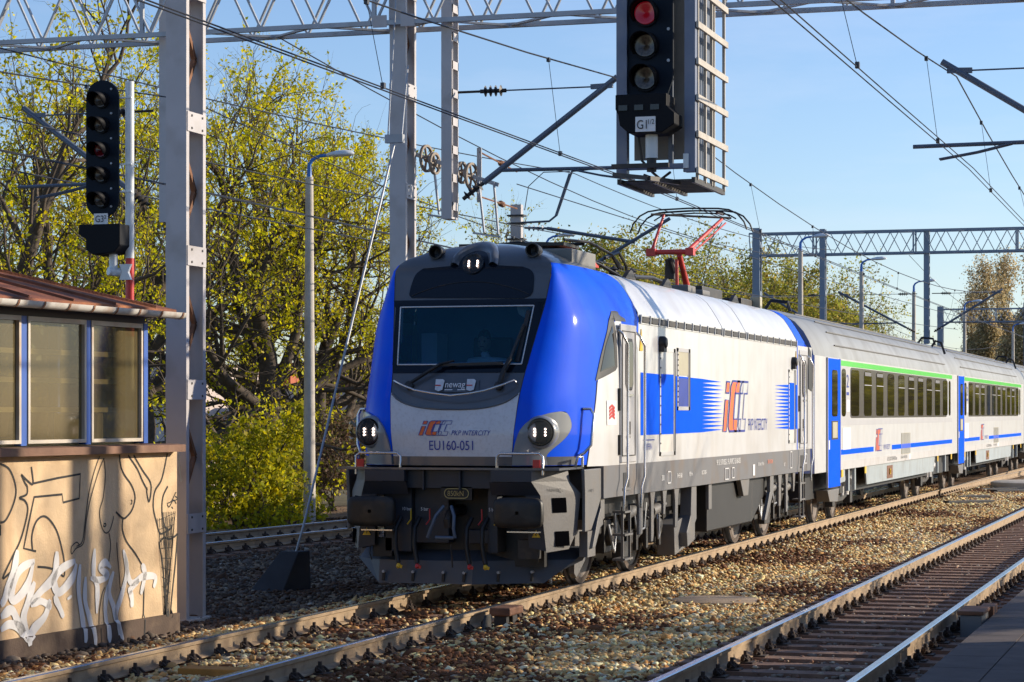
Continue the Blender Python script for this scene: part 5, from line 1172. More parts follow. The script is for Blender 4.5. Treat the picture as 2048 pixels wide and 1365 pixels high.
for s in(1,-1):
    # crash cowl: upper lip, sloped lip, face plates
    mb=MB()
    mb.box(P(25.36,.52*s,1.345),P(25.9,1.0*s,1.472))
    mb.add([P(25.36,.5*s,1.34),P(25.36,1.0*s,1.34),P(25.46,1.07*s,1.19),P(25.46,.5*s,1.19)],[(0,1,2,3)])
    mb.add([P(25.46,1.07*s,1.19),P(25.50,1.13*s,.56),P(25.50,.93*s,.60),P(25.46,.90*s,1.19)],[(0,1,2,3)])
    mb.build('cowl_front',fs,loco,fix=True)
    mb=MB();cf=[P(25.36,1.0*s,1.472),P(25.36,1.0*s,1.345),P(25.46,1.075*s,1.19),P(25.50,1.135*s,.545),P(25.85,1.30*s,.57),P(25.98,1.36*s,.77),P(26.0,1.40*s,1.20),P(25.88,1.30*s,1.345),P(25.88,1.28*s,1.472)]
    mb.add(cf[:3]+[cf[6],cf[7],cf[8]],[(0,1,4,5),(1,2,3,4)]);mb.add([cf[2],cf[3],cf[4],cf[5],cf[6]],[(0,1,2,3,4)])
    o=mb.build('cowl_side',fr_,loco,fix=True)
    mb=MB()
    e1=Vector(cf[6])-Vector(cf[2]);e1.z=0;e1.normalize();nn=Vector((e1.y,-e1.x,0))*(1 if s>0 else -1)
    if nn.x>0: nn=-nn
    def fq(u,z,o=.006): 
        b=Vector(cf[2]).lerp(Vector(cf[3]),(1.19-z)/.645);return tuple(Vector((b.x,b.y,z))+e1*u+nn*o)
    for u0,z0 in((.16,.99),(.15,.61)): mb.add([fq(u0,z0),fq(u0+.22,z0),fq(u0+.23,z0+.17),fq(u0+.01,z0+.17)],[(0,1,2,3)])
    mb.build('step_hole',M['void'],o,fix=True,sep=1)
    if s>0:
        bl=lambda u,v:(Vector(cf[2]).lerp(Vector(cf[6]),u)).lerp(Vector(cf[1]).lerp(Vector(cf[7]),u),v)
        o0=bl(.28,.28);uu=bl(.85,.28)-o0;vv=bl(.28,.8)-o0;text('newag',.085,tuple(o0+uu.cross(vv).normalized()*.012),tuple(uu),tuple(vv),M['btext'],o,'maker_lettering',.9)
        text('newag',.06,P(26.12,1.475,1.22),(1,0,0),(0,0,1),M['btext'],loco,'maker_lettering',1.1)
    # outer cowl down to the step
    mb=MB();pl=[(25.95,1.475),(26.72,1.475),(26.72,1.15),(26.45,.92),(26.25,.77),(25.98,.76),(25.98,1.2)]
    mb.prism(pl,YC-1.46*s,YC-1.42*s,'y');mb.build('cowl_cheek',fr_,loco,fix=True,bevel=.01)
    mb=MB();mb.prism([(26.75,1.16),(26.93,1.16),(26.93,.88),(26.80,.84),(26.5,.55),(26.38,.55),(26.62,.88),(26.75,1.0)],YC-1.44*s,YC-1.38*s,'y');mb.build('step_bracket',fr_,loco,fix=True,bevel=.008)
    mb=MB();mb.box(P(26.3,1.40*s,.45),P(26.65,1.30*s,.75));mb.build('step_plate',fr_,loco,fix=True)
    # lower plates
    MB().add([P(25.60,.93*s,.60),P(25.60,1.12*s,.55),P(25.62,1.13*s,.62),P(25.60,.93*s,1.19)],[(0,1,2,3)]).build('cowl_inner',M['black'],loco,fix=True)
    # buffer
    mb=MB();n=28;hc=.88*s;v=[]
    def sq(a,b,k,x):
        t=6.28318*k/n;c,s_=math.cos(t),math.sin(t);e=.38;return P(x,hc+a*(abs(c)**e)*(1 if c>0 else -1),1.0+b*(abs(s_)**e)*(1 if s_>0 else -1))
    rings=[(25.30,.285,.172),(25.22,.285,.172),(25.205,.27,.160),(25.195,.18,.11),(25.19,.02,.02)]
    for x,a,b in rings: v+=[sq(a,b,k,x) for k in range(n)]
    mb.add(v,[(i*n+k,i*n+(k+1)%n,(i+1)*n+(k+1)%n,(i+1)*n+k) for i in range(len(rings)-1) for k in range(n)])
    bo=mb.build('buffer',mat('greasy_black%d'%s,(.012,.012,.012),.5,var=.3,dirt=((.07,.05,.03),.5,5.)),loco,smooth=50,fix=True)
    MB().tube([P(25.3,hc,1.0),P(25.55,hc,1.0),P(25.95,hc,1.0)],[.10,.13,.16],16).build('buffer_shank',M['black'],bo,smooth=40)
    mb=MB();mb.box(P(25.40,hc-.18,.77),P(25.75,hc+.20,.785));mb.build('buffer_step',M['chrome'],loco,fix=True)
    mb=MB();mb.box(P(25.62,hc-.12,.46),P(25.75,hc+.12,.68));mb.tube([P(25.6,hc+.13*s,.7),P(25.58,hc+.14*s,.5),P(25.6,hc+.12*s,.42)],.008,5);mb.build('cable_socket',M['dark'],loco,fix=True,bevel=.015)
    mb=MB();mb.prism([(YC-1.02*s-.05,.715),(YC-1.02*s+.05,.715),(YC-1.02*s,.80)],25.475,25.485,'x');w1=mb.build('warning_triangle',M['yellow'],loco,fix=True)
    mb=MB();mb.bar(P(25.47,1.03*s,.77),P(25.47,1.01*s,.745),.008,.004);mb.bar(P(25.47,1.01*s,.755),P(25.47,1.025*s,.73),.008,.004);mb.build('flash_mark',M['btext'],w1)
    # handrails and red flags on the shelf
    a,b=(.30,.70) if s>0 else(-.92,-1.29) 
    a,b=(.56,.98) if s>0 else(-.56,-1.08)
    a,b=(.30,.72)
    hh=[(.62,1.50),(.62,1.63),(.66,1.665),(1.12,1.665),(1.16,1.63),(1.16,1.42)]
    mb=MB();mb.tube([P(25.40,(h-.04)*s,z) for h,z in hh],.016,8);mb.build('shelf_handrail',M['chrome'],loco,smooth=60)
    MB().box(P(25.36,1.015*s,1.505),P(25.39,1.10*s,1.595)).build('red_flag',M['red'],loco,fix=True)
    mb=MB();mb.tube([P(26.05,1.32*s,1.50),P(26.02,1.36*s,1.62),P(26.15,1.38*s,1.62),P(26.15,1.38*s,1.50)],.016,8);mb.build('shelf_handrail',M['chrome'],loco,smooth=60)
    mb=MB();mb.tube([P(26.24,1.29*s,1.62),P(26.22,1.38*s,1.66),P(26.30,1.44*s,1.75),P(26.36,1.46*s,2.10),P(26.36,1.42*s,2.17),P(26.3,1.34*s,2.17)],.018,8);mb.build('cheek_handrail',M['chrome'],loco,smooth=60)
text('Obwód 2',.04,P(25.49,.99,.88),(0,-1,0),(0,0,1),M['wtext'],loco,'small_lettering',.7);text('027V',.04,P(25.49,1.01,.835),(0,-1,0),(0,0,1),M['wtext'],loco,'small_lettering',.8)
# force plate
mb=MB();rr=[( .09+ .055*math.cos(R(a)) if abs(a)<=90 else -.09+.055*math.cos(R(a)), .055*math.sin(R(a))) for a in list(range(-90,91,18))+list(range(90,271,18))]
ribbon(mb,[(a+.09,b+1.205) for a,b in rr],.010,lambda u,z:P(25.485,u-.02,z),closed=True);mb.build('plate_border',M['ytext'],loco)
MB().box(P(25.5,.25,1.13),P(25.56,-.12,1.28)).build('force_plate',M['black'],loco,fix=True)
text('850kN',.085,P(25.488,-.04,1.175),(0,-1,0),(0,0,1),M['ytext'],loco,'force_lettering',.85)
# coupling hook, hoses, cocks
mb=MB();mb.tube([P(25.9,-.02,1.0),P(25.5,-.02,.98),P(25.42,-.02,.9),P(25.45,-.02,.82)],.045,10);mb.lathe([(.07,0),(.07,.2)],P(25.95,-.02,1.0),(-1,0,0),12);mb.build('draw_hook',M['dark'],loco,smooth=50)
mb=MB()
for d in(-.13,.09):
    mb.tube([P(25.46,-.02+d*.4,1.06),P(25.40,-.02+d,.95),P(25.40,-.05+d*1.25,.80),P(25.42,-.06+d*1.5,.70)],.021,8)
mb.tube([P(25.42,-.16,.70),P(25.42,.06,.70)],.022,8);mb.build('screw_coupling',mat('coupling_blue_grey',(.10,.14,.20),.5,metal=.3,var=.1),loco,smooth=50)
MB().tube([P(25.44,.02,.62),P(25.46,.03,.36)],.010,6).build('coupling_handle',M['dark'],loco)
for h,c,t in((-.53,'yellow','10 bar'),(-.30,'red','5 bar'),(.33,'red',''),(.52,'yellow','5 bar')):
    mb=MB();mb.tube([P(25.62,h,1.02),P(25.60,h+.01,.90),P(25.58,h-.03,.84)],.009,6);mb.build('air_cock',M[c],loco)
    sgn=-1 if h<0 else 1
    mb=MB();mb.tube([P(25.62,h-.12,.92),P(25.52,h-.15,.80),P(25.48,h-.14,.62),P(25.50,h-.13,.50),P(25.48,h-.1,.40)],.028,8);mb.build('air_hose',M['black'],loco,smooth=60)
    mb=MB();mb.lathe([(0,0),(.026,.015),(.028,.05),(0,.07)],P(25.47,h-.09,.40),(-.3,.1,-.9),8);mb.bar(P(25.46,h-.11,.37),P(25.46,h-.05,.355),.02,.035);mb.build('hose_coupling',M[c],loco)
    if t: text(t,.055,P(25.60,h-.10,1.00),(0,-1,0),(0,0,1),M['wtext'],loco,'pressure_lettering',.8)
# plow: flat centre/left, right third folded back
pl_=[(-1.25,.42,25.95),(-.95,.155,25.92),(.20,.155,25.66),(.93,.155,26.12),(1.32,.42,26.36),(.20,.42,25.70)]
pf=lambda h:25.66+max(0,h-.2)*.62+max(0,-h-.9)*.6
mb=MB()
hs_=[-1.28,-1.1,-.95,-.6,-.2,.2,.5,.93,1.1,1.32]
def zb_(h): return .155 if -.95<=h<=.93 else (.155+(abs(h)-.94)*.85)
v=[P(pf(h),h,zb_(h)) for h in hs_]+[P(pf(h)+.03,h,.42) for h in hs_];k=len(hs_)
mb.add(v,[(i+1,i,k+i,k+i+1) for i in range(k-1)])
v=[P(pf(h)+.03,h,.42) for h in hs_]+[P(pf(h)+.35,h,.56) for h in hs_];mb.add(v,[(i+1,i,k+i,k+i+1) for i in range(k-1)])
o=mb.build('snow_plough',M['plow'],loco);o.modifiers.new('s','SOLIDIFY').thickness=-.015
mb=MB()
for h in(-.86,-.5,-.13,.12,.48,.82): mb.tube([P(pf(h)-.01,h,.29),P(pf(h)-.07,h,.29)],.017,8)
mb.build('plough_bolt',M['galv'],o,sep=1);
mb=MB()
for h in(-.86,-.5,-.13,.12,.48,.82): mb.bar(P(pf(h)-.01,h-.01,.28),P(pf(h)-.01,h-.02,.18),.03,.02)
mb.build('bolt_slot',M['black'],o,sep=1)
# ---- running gear ----
def wheelset(x,r,par,n=36):
    mb=MB()
    for s in(1,-1):
        y=YC-.75*s
        mb.lathe([(.08,-.10),(.12,-.02),(r*.55,.0),(r-.12,-.01),(r-.10,-.035*0-.045),(r-.0,-.05)],(x,y,r),(0,-s,0),n,0)
        mb.lathe([(r,-.05),(r,.03),(r-.06,.045),(r-.075,.02),(r*.6,.0),(.10,.01),(.09,.09),(0,.09)],(x,y,r),(0,-s,0),n,0)
        mb.lathe([(r,-.05),(r+.028,-.07),(r+.02,-.09),(r-.1,-.09)],(x,y,r),(0,-s,0),n,0)
        mb.lathe([(r+.002,-.045),(r+.001,.028)],(x,y,r),(0,-s,0),n,1)
    mb.tube([(x,YC-.75,r),(x,YC+.75,r)],.09,12);return mb.build('wheelset',[M['wheel'],M['tread']],par,smooth=40)
for x in(28.3,30.84,37.84,40.33):
    wheelset(x,.60,loco)
    for s in(1,-1):
        mb=MB();mb.box(P(x-.16,.93*s,.38),P(x+.16,1.12*s,.80));mb.lathe([(.13,0),(.13,.05),(.1,.08),(0,.08)],P(x,1.12*s,.6),(0,-s,0),14);mb.build('axle_box',M['dark'],loco,fix=True,bevel=.02)
for bx in(29.57,39.08):
    mb=MB()
    for s in(1,-1):
        mb.prism([(bx-1.7,.62),(bx-1.5,.85),(bx-.7,.88),(bx-.4,.60),(bx+.4,.60),(bx+.7,.88),(bx+1.5,.85),(bx+1.7,.62),(bx+1.2,.62),(bx+.6,.50),(bx+.35,.42),(bx-.35,.42),(bx-.6,.50),(bx-1.2,.62)],YC-.95*s,YC-1.08*s,'y')
    mb.build('bogie_frame',M['dark'],loco,fix=True,bevel=.02,sep=1)
    for s in(1,-1):
        for dx in(-.95,.95,-1.6,1.6):
            mb=MB();q=[]
            for k in range(56):
                a=k*.7;q.append(P(bx+dx+.085*math.cos(a),1.02*s+.085*math.sin(a),.66+.32*k/56+ .05))
            mb.tube(q,.02,5);mb.build('coil_spring',M['dark'],loco,smooth=60)
        for dx,tl in((-.85,.14),(.55,.1)):
            mb=MB();a=Vector(P(bx+dx,1.22*s,.83));b=a+Vector((.42,-.03*s,tl*.5));mb.tube([a,b],.075,12);mb.tube([b,b+(b-a)*.5],.035,8);mb.tube([a-(b-a)*.3,a],.035,8);mb.build('damper',M['frame'],loco,smooth=50)
        mb=MB();mb.tube([P(bx-.3,1.2*s,1.0),P(bx-.25,1.22*s,.7),P(bx-.1,1.2*s,.6),P(bx+.3,1.2*s,.62),P(bx+.4,1.2*s,.95)],.015,5);mb.tube([P(bx-1.55,1.2*s,.75),P(bx-1.5,1.25*s,.45),P(bx-1.35,1.22*s,.4),P(bx-1.2,1.2*s,.6),P(bx-1.25,1.2*s,.9)],.018,6);mb.tube([P(bx+.9,1.2*s,1.0),P(bx+.85,1.24*s,.72),P(bx+1.0,1.22*s,.45),P(bx+1.15,1.2*s,.5),P(bx+1.1,1.2*s,.85)],.016,5);mb.build('brake_pipe',M['galv'],loco,sep=1)
        mb=MB()
        for dx in(-.62,-.12,.42,1.15):
            mb.box(P(bx+dx,1.15*s,.35),P(bx+dx+.1,1.2*s,.62))
        mb.box(P(bx-1.0,1.1*s,.30),P(bx-.55,1.22*s,.5));mb.build('brake_rigging',M['dark'],loco,fix=True,bevel=.01,sep=1)
        mb=MB()
        for x0_,w_,zb in((bx-1.05,.20,.60),(bx-.40,.14,.48),(bx+.28,.12,.80),(bx+.95,.16,.60),):
            mb.prism([(x0_-.05,1.12),(x0_+w_+.08,1.12),(x0_+w_,.95),(x0_+w_,zb+.1),(x0_+w_-.04,zb),(x0_,zb),(x0_-.0,.95)],YC-1.43*s,YC-1.465*s,'y')
        mb.build('body_bracket',fr_,loco,fix=True,bevel=.008,sep=1)
    for s in(1,-1):
        x0_=bx-1.72 if bx<30 else bx+1.1
        mb=MB()
        for xx in(x0_,x0_+.36): mb.bar(P(xx,1.42*s,.98),P(xx+.0,1.42*s,.30),.03,.03)
        for z in(.32,.62,.90): mb.box(P(x0_-.02,1.30*s,z),P(x0_+.38,1.46*s,z+.025))
        mb.build('boarding_steps',fr_,loco,fix=True)
# sandbox flap in front of the first wheel, cowcatcher side, underfloor boxes
for s in(1,-1):
    mb=MB();mb.prism([(27.15,.72),(27.60,.76),(27.72,.50),(27.66,.36),(27.2,.14),(27.1,.2)],YC-.95*s,YC-1.02*s,'y');mb.prism([(27.1,1.15),(27.35,1.15),(27.4,.78),(27.15,.72)],YC-1.0*s,YC-1.3*s,'y');mb.build('wheel_guard',M['frame'],loco,fix=True,bevel=.01,sep=1)
    mb=MB();mb.tube([P(26.9,.85*s,.45),P(27.0,.85*s,.25),P(27.3,.8*s,.2),P(27.5,.8*s,.3)],.015,5);mb.tube([P(27.1,.72*s,.4),P(27.12,.72*s,.08)],.018,6);mb.build('sand_pipe',M['galv'],loco,sep=1)
    mb=MB();mb.prism([(31.55,1.12),(31.85,1.12),(31.85,.66),(31.75,.60),(31.75,.38),(31.3,.30),(31.25,.5),(31.5,.72)],YC-1.30*s,YC-1.46*s,'y');mb.build('lifting_bracket',fr_,loco,fix=True,bevel=.01,sep=1)
    mb=MB();mb.prism([(30.95,.62),(31.8,.74),(31.85,.40),(31.7,.28),(31.0,.20)],YC-1.1*s,YC-1.35*s,'y');mb.build('corner_box',fr_,loco,fix=True,bevel=.01)
    mb=MB();mb.box(P(33.0,1.1*s,.42),P(36.3,1.36*s,1.12));mb.prism([(36.3,1.12),(37.4,1.12),(37.3,.8),(36.3,.42)],YC-1.1*s,YC-1.36*s,'y');mb.build('transformer_case',M['black'],loco,fix=True,bevel=.02)
    mb=MB();mb.prism([(37.3,1.12),(37.6,1.12),(37.6,.86),(37.0,.42),(36.85,.42),(37.3,.86)],YC-1.4*s,YC-1.46*s,'y');mb.prism([(34.9,1.12),(35.6,1.12),(35.5,.86),(35.15,.86)],YC-1.38*s,YC-1.46*s,'y');mb.box(P(32.7,1.40*s,.75),P(32.9,1.45*s,1.12));mb.build('lifting_bracket',fr_,loco,fix=True,bevel=.01,sep=1)
mb=MB();mb.box(P(32.2,.9,.45),P(37.2,-.9,1.1));mb.build('transformer',M['black'],loco,fix=True)
MB().box(P(27,1.2,.85),P(41,-1.2,1.12)).build('underframe',M['black'],loco,fix=True)
# ---- roof equipment ----
mb=MB();mb.box(P(28.6,.55,3.87),P(29.9,-.5,4.0));mb.build('line_breaker',M['dark'],loco,fix=True,bevel=.02)
rp=empty('p',(0,0,0),'x','x');bpy.data.objects.remove(rp)
o=bpy.data.objects.new('folded_pantograph',None);COL.objects.link(o);o.parent=loco;o.location=(3.9,0,3.95)
mb=MB();mb.box(P(27.9,.62,4.06),P(29.0,.45,4.15));mb.box(P(28.4,.5,4.05),P(30.2,.42,4.12));mb.box(P(28.4,-.5,4.05),P(30.2,-.42,4.12));mb.build('base_frame',M['panred'],o,fix=True)
mb=MB()
for k in range(3): mb.tube([P(27.6+.12*k,.75,4.24),P(28.4,.86,4.26),P(29.2,.93,4.16),P(29.5+.12*k,.95,4.0)],.018,6)
mb.tube([P(27.7,.2,4.22),P(28.6,.3,4.24),P(30.2,.5,4.1),P(30.6,.75,3.92)],.022,6)
mb.tube([P(27.9,-.7,4.18),P(28.1,0,4.25),P(28.2,.85,4.22)],.02,6);mb.box(P(27.6,.75,4.17),P(28.3,-.6,4.21));mb.build('collector_head',M['black'],o)
mb=MB()
for x,h in((28.3,.3),(29.3,.4),(29.9,-.3),(31.2,.7),(30.6,.6)):
    mb.lathe([(.05,0)]+[(r,z) for k in range(4) for r,z in((.05,.02+k*.05),(.08,.035+k*.05),(.05,.05+k*.05))]+[(0,.24)],P(x,h,3.87),(0,0,1),12)
mb.build('roof_insulator',M['dark'],loco,smooth=50,sep=1)
mb=MB()
for x in(29.9,32.0,36.7):
    mb.prism([(x-.3,3.88),(x+.25,3.88),(x+.10,3.98),(x-.02,4.0),(x-.12,3.96)],YC-1.02,YC-.96,'y')
mb.build('roof_lug',M['dark'],loco,fix=True,sep=1)
mb=MB();mb.tube([P(30.3,.95,3.93),P(31.4,.93,3.98),P(32.1,.95,3.94)],.03,6);mb.tube([P(29.0,.9,4.1),P(29.5,.95,4.2),P(29.9,.95,4.05),P(29.95,.95,3.9)],.02,6);mb.build('roof_cable',M['black'],loco,smooth=50,sep=1)
mb=MB();mb.box(P(38.0,.85,3.88),P(39.6,.05,4.02));mb.build('antenna_housing',M['dark'],loco,fix=True,bevel=.02)
MB().box(P(38.95,.98,3.86),P(39.12,.80,4.08)).build('antenna_block',M['tan'],loco,fix=True,bevel=.02)
mb=MB();mb.box(P(35.7,.7,3.88),P(37.2,-.7,4.10));mb.build('resistor_box',M['dark'],loco,fix=True,bevel=.02)
mb=MB();mb.box(P(33.6,.95,3.88),P(34.1,.6,4.0));mb.box(P(34.6,.95,3.88),P(35.1,.6,3.98));mb.build('pantograph_foot_block',M['frame'],loco,fix=True,bevel=.02,sep=1)
# raised pantograph
pg=bpy.data.objects.new('pantograph',None);COL.objects.link(pg);pg.parent=loco;pg.location=(12.3,0,3.9)
bx=38.3
mb=MB();mb.tube([P(38.0,.0,3.95),P(37.15,0,4.68)],[.062,.045],10);mb.build('lower_arm',M['panred'],pg,smooth=50)
mb=MB();mb.tube([P(37.0,.0,4.0),P(36.95,0,4.6)],.028,8);mb.build('control_rod',M['panred'],pg,smooth=50)
mb=MB();mb.tube([P(37.0,.22,4.72),P(37.0,-.45,4.72)],.042,12);mb.box(P(36.92,.28,4.66),P(37.08,.15,4.78));mb.box(P(36.92,-.35,4.66),P(37.08,-.5,4.78));mb.build('elbow_joint',M['panred'],pg,smooth=40)
mb=MB();mb.tube([P(37.0,.18,4.74),P(38.5,.42,5.36)],[.038,.026],8);mb.tube([P(37.0,-.42,4.74),P(37.5,-.34,5.36)],[.030,.022],8);mb.tube([P(37.05,.24,4.70),P(38.6,.46,5.30)],.014,6);mb.build('upper_arm',M['panred'],pg,smooth=50)
mb=MB();mb.tube([P(37.5,-.55,5.38),P(38.6,.55,5.38)],.02,6)
mb.box(P(37.2,-.1,4.3),P(37.35,-.25,4.62));mb.tube([P(37.2,-.1,4.4),P(37.1,-.15,4.62)],.05,8);mb.build('head_shaft',M['dark'],pg)
mb=MB()
for dx in(-.25,.25):
    q=[(-.98,5.12),(-.93,5.25),(-.82,5.38),(-.68,5.45),(-.5,5.475),(0,5.49),(.5,5.475),(.68,5.45),(.82,5.38),(.93,5.25),(.98,5.12)]
    mb.tube([P(38.05+dx,a,b) for a,b in q],.014,6);
    mb.tube([P(38.05+dx,a*.85,b-.04) for a,b in q[2:-2]],.012,5)
mb.box(P(37.80,.5,5.40),P(38.30,.46,5.44));mb.box(P(37.80,-.5,5.40),P(38.30,-.46,5.44));mb.build('contact_strip',M['black'],pg,smooth=50,sep=1)
mb=MB();mb.tube([P(38.0,.0,4.0),P(37.8,.25,4.3),P(38.2,.3,5.0),P(38.5,.42,5.3)],.008,4);mb.build('flexible_lead',M['wire'],pg)
# ---- driver ----
drv=empty('person',P(27.2,-.13,2.15),'driver in a white short sleeved shirt sitting behind the locomotive windscreen','person')
bd=bpy.data.meshes.new('driver_body');hx,hy=27.2,-.13
J=[P(27.25,hy,2.2),P(27.25,hy,2.45),P(27.22,hy,2.68),P(27.20,hy,2.80),P(27.18,hy,2.88),
 P(27.22,hy-.19,2.72),P(27.05,hy-.23,2.50),P(26.8,hy-.15,2.62),P(26.72,hy-.13,2.63),
 P(27.22,hy+.19,2.72),P(27.05,hy+.23,2.50),P(26.8,hy+.15,2.62),P(26.72,hy+.13,2.63),
 P(27.0,hy-.10,2.22),P(26.75,hy-.10,2.2),P(27.0,hy+.10,2.22),P(26.75,hy+.10,2.2)]
oL=Vector(drv.location)
bd.from_pydata([tuple(Vector(p)-oL) for p in J],[(0,1),(1,2),(2,3),(3,4),(2,5),(5,6),(6,7),(7,8),(2,9),(9,10),(10,11),(11,12),(0,13),(13,14),(0,15),(15,16)],[])
bo=bpy.data.objects.new('body',bd);COL.objects.link(bo);bo.parent=drv
sm=bo.modifiers.new('skin','SKIN');rad=[.15,.14,.15,.06,.055,.085,.05,.04,.03,.085,.05,.04,.03,.09,.07,.09,.07]
for i,r_ in enumerate(rad): bd.skin_vertices[0].data[i].radius=(r_,r_)
bd.skin_vertices[0].data[0].use_root=True
bo.modifiers.new('sub','SUBSURF').render_levels=2;bd.materials.append(M['shirt'])
mb=MB();c=Vector(P(27.16,hy,2.985));n=14
mb.grid(lambda u,v:tuple(c+Vector((math.cos(v*math.pi-math.pi/2)*math.cos(u*6.28318)*.095*(1.06 if math.cos(u*6.283)<0 else 1),math.cos(v*math.pi-math.pi/2)*math.sin(u*6.28318)*.078,math.sin(v*math.pi-math.pi/2)*.122))),24,16)
hd=mb.build('head',M['skin'],drv,smooth=80)
mb=MB();mb.lathe([(0,0),(.014,.01),(.018,.03),(0,.035)],tuple(c+Vector((-.10,0,-.02))),(0.25,0,-1),8);mb.build('nose',M['skin'],hd,smooth=60)
mb=MB()
for s in(-1,1): mb.lathe([(.014,0),(.010,.006),(0,.008)],tuple(c+Vector((-.093,.032*s,.005))),(-1,.25*s,0),8)
mb.bar(tuple(c+Vector((-.095,-.022,-.058))),tuple(c+Vector((-.095,.022,-.058))),.006,.008);mb.build('face_marks',M['hair'],hd)
mb=MB();mb.grid(lambda u,v:tuple(c+Vector((.012,0,.012))+Vector((math.cos(v*1.45)*math.cos(u*6.28318)*.10,math.cos(v*1.45)*math.sin(u*6.28318)*.084,math.sin(v*1.45)*.125+.02))),24,8);mb.build('hair',M['hair'],hd,smooth=80)
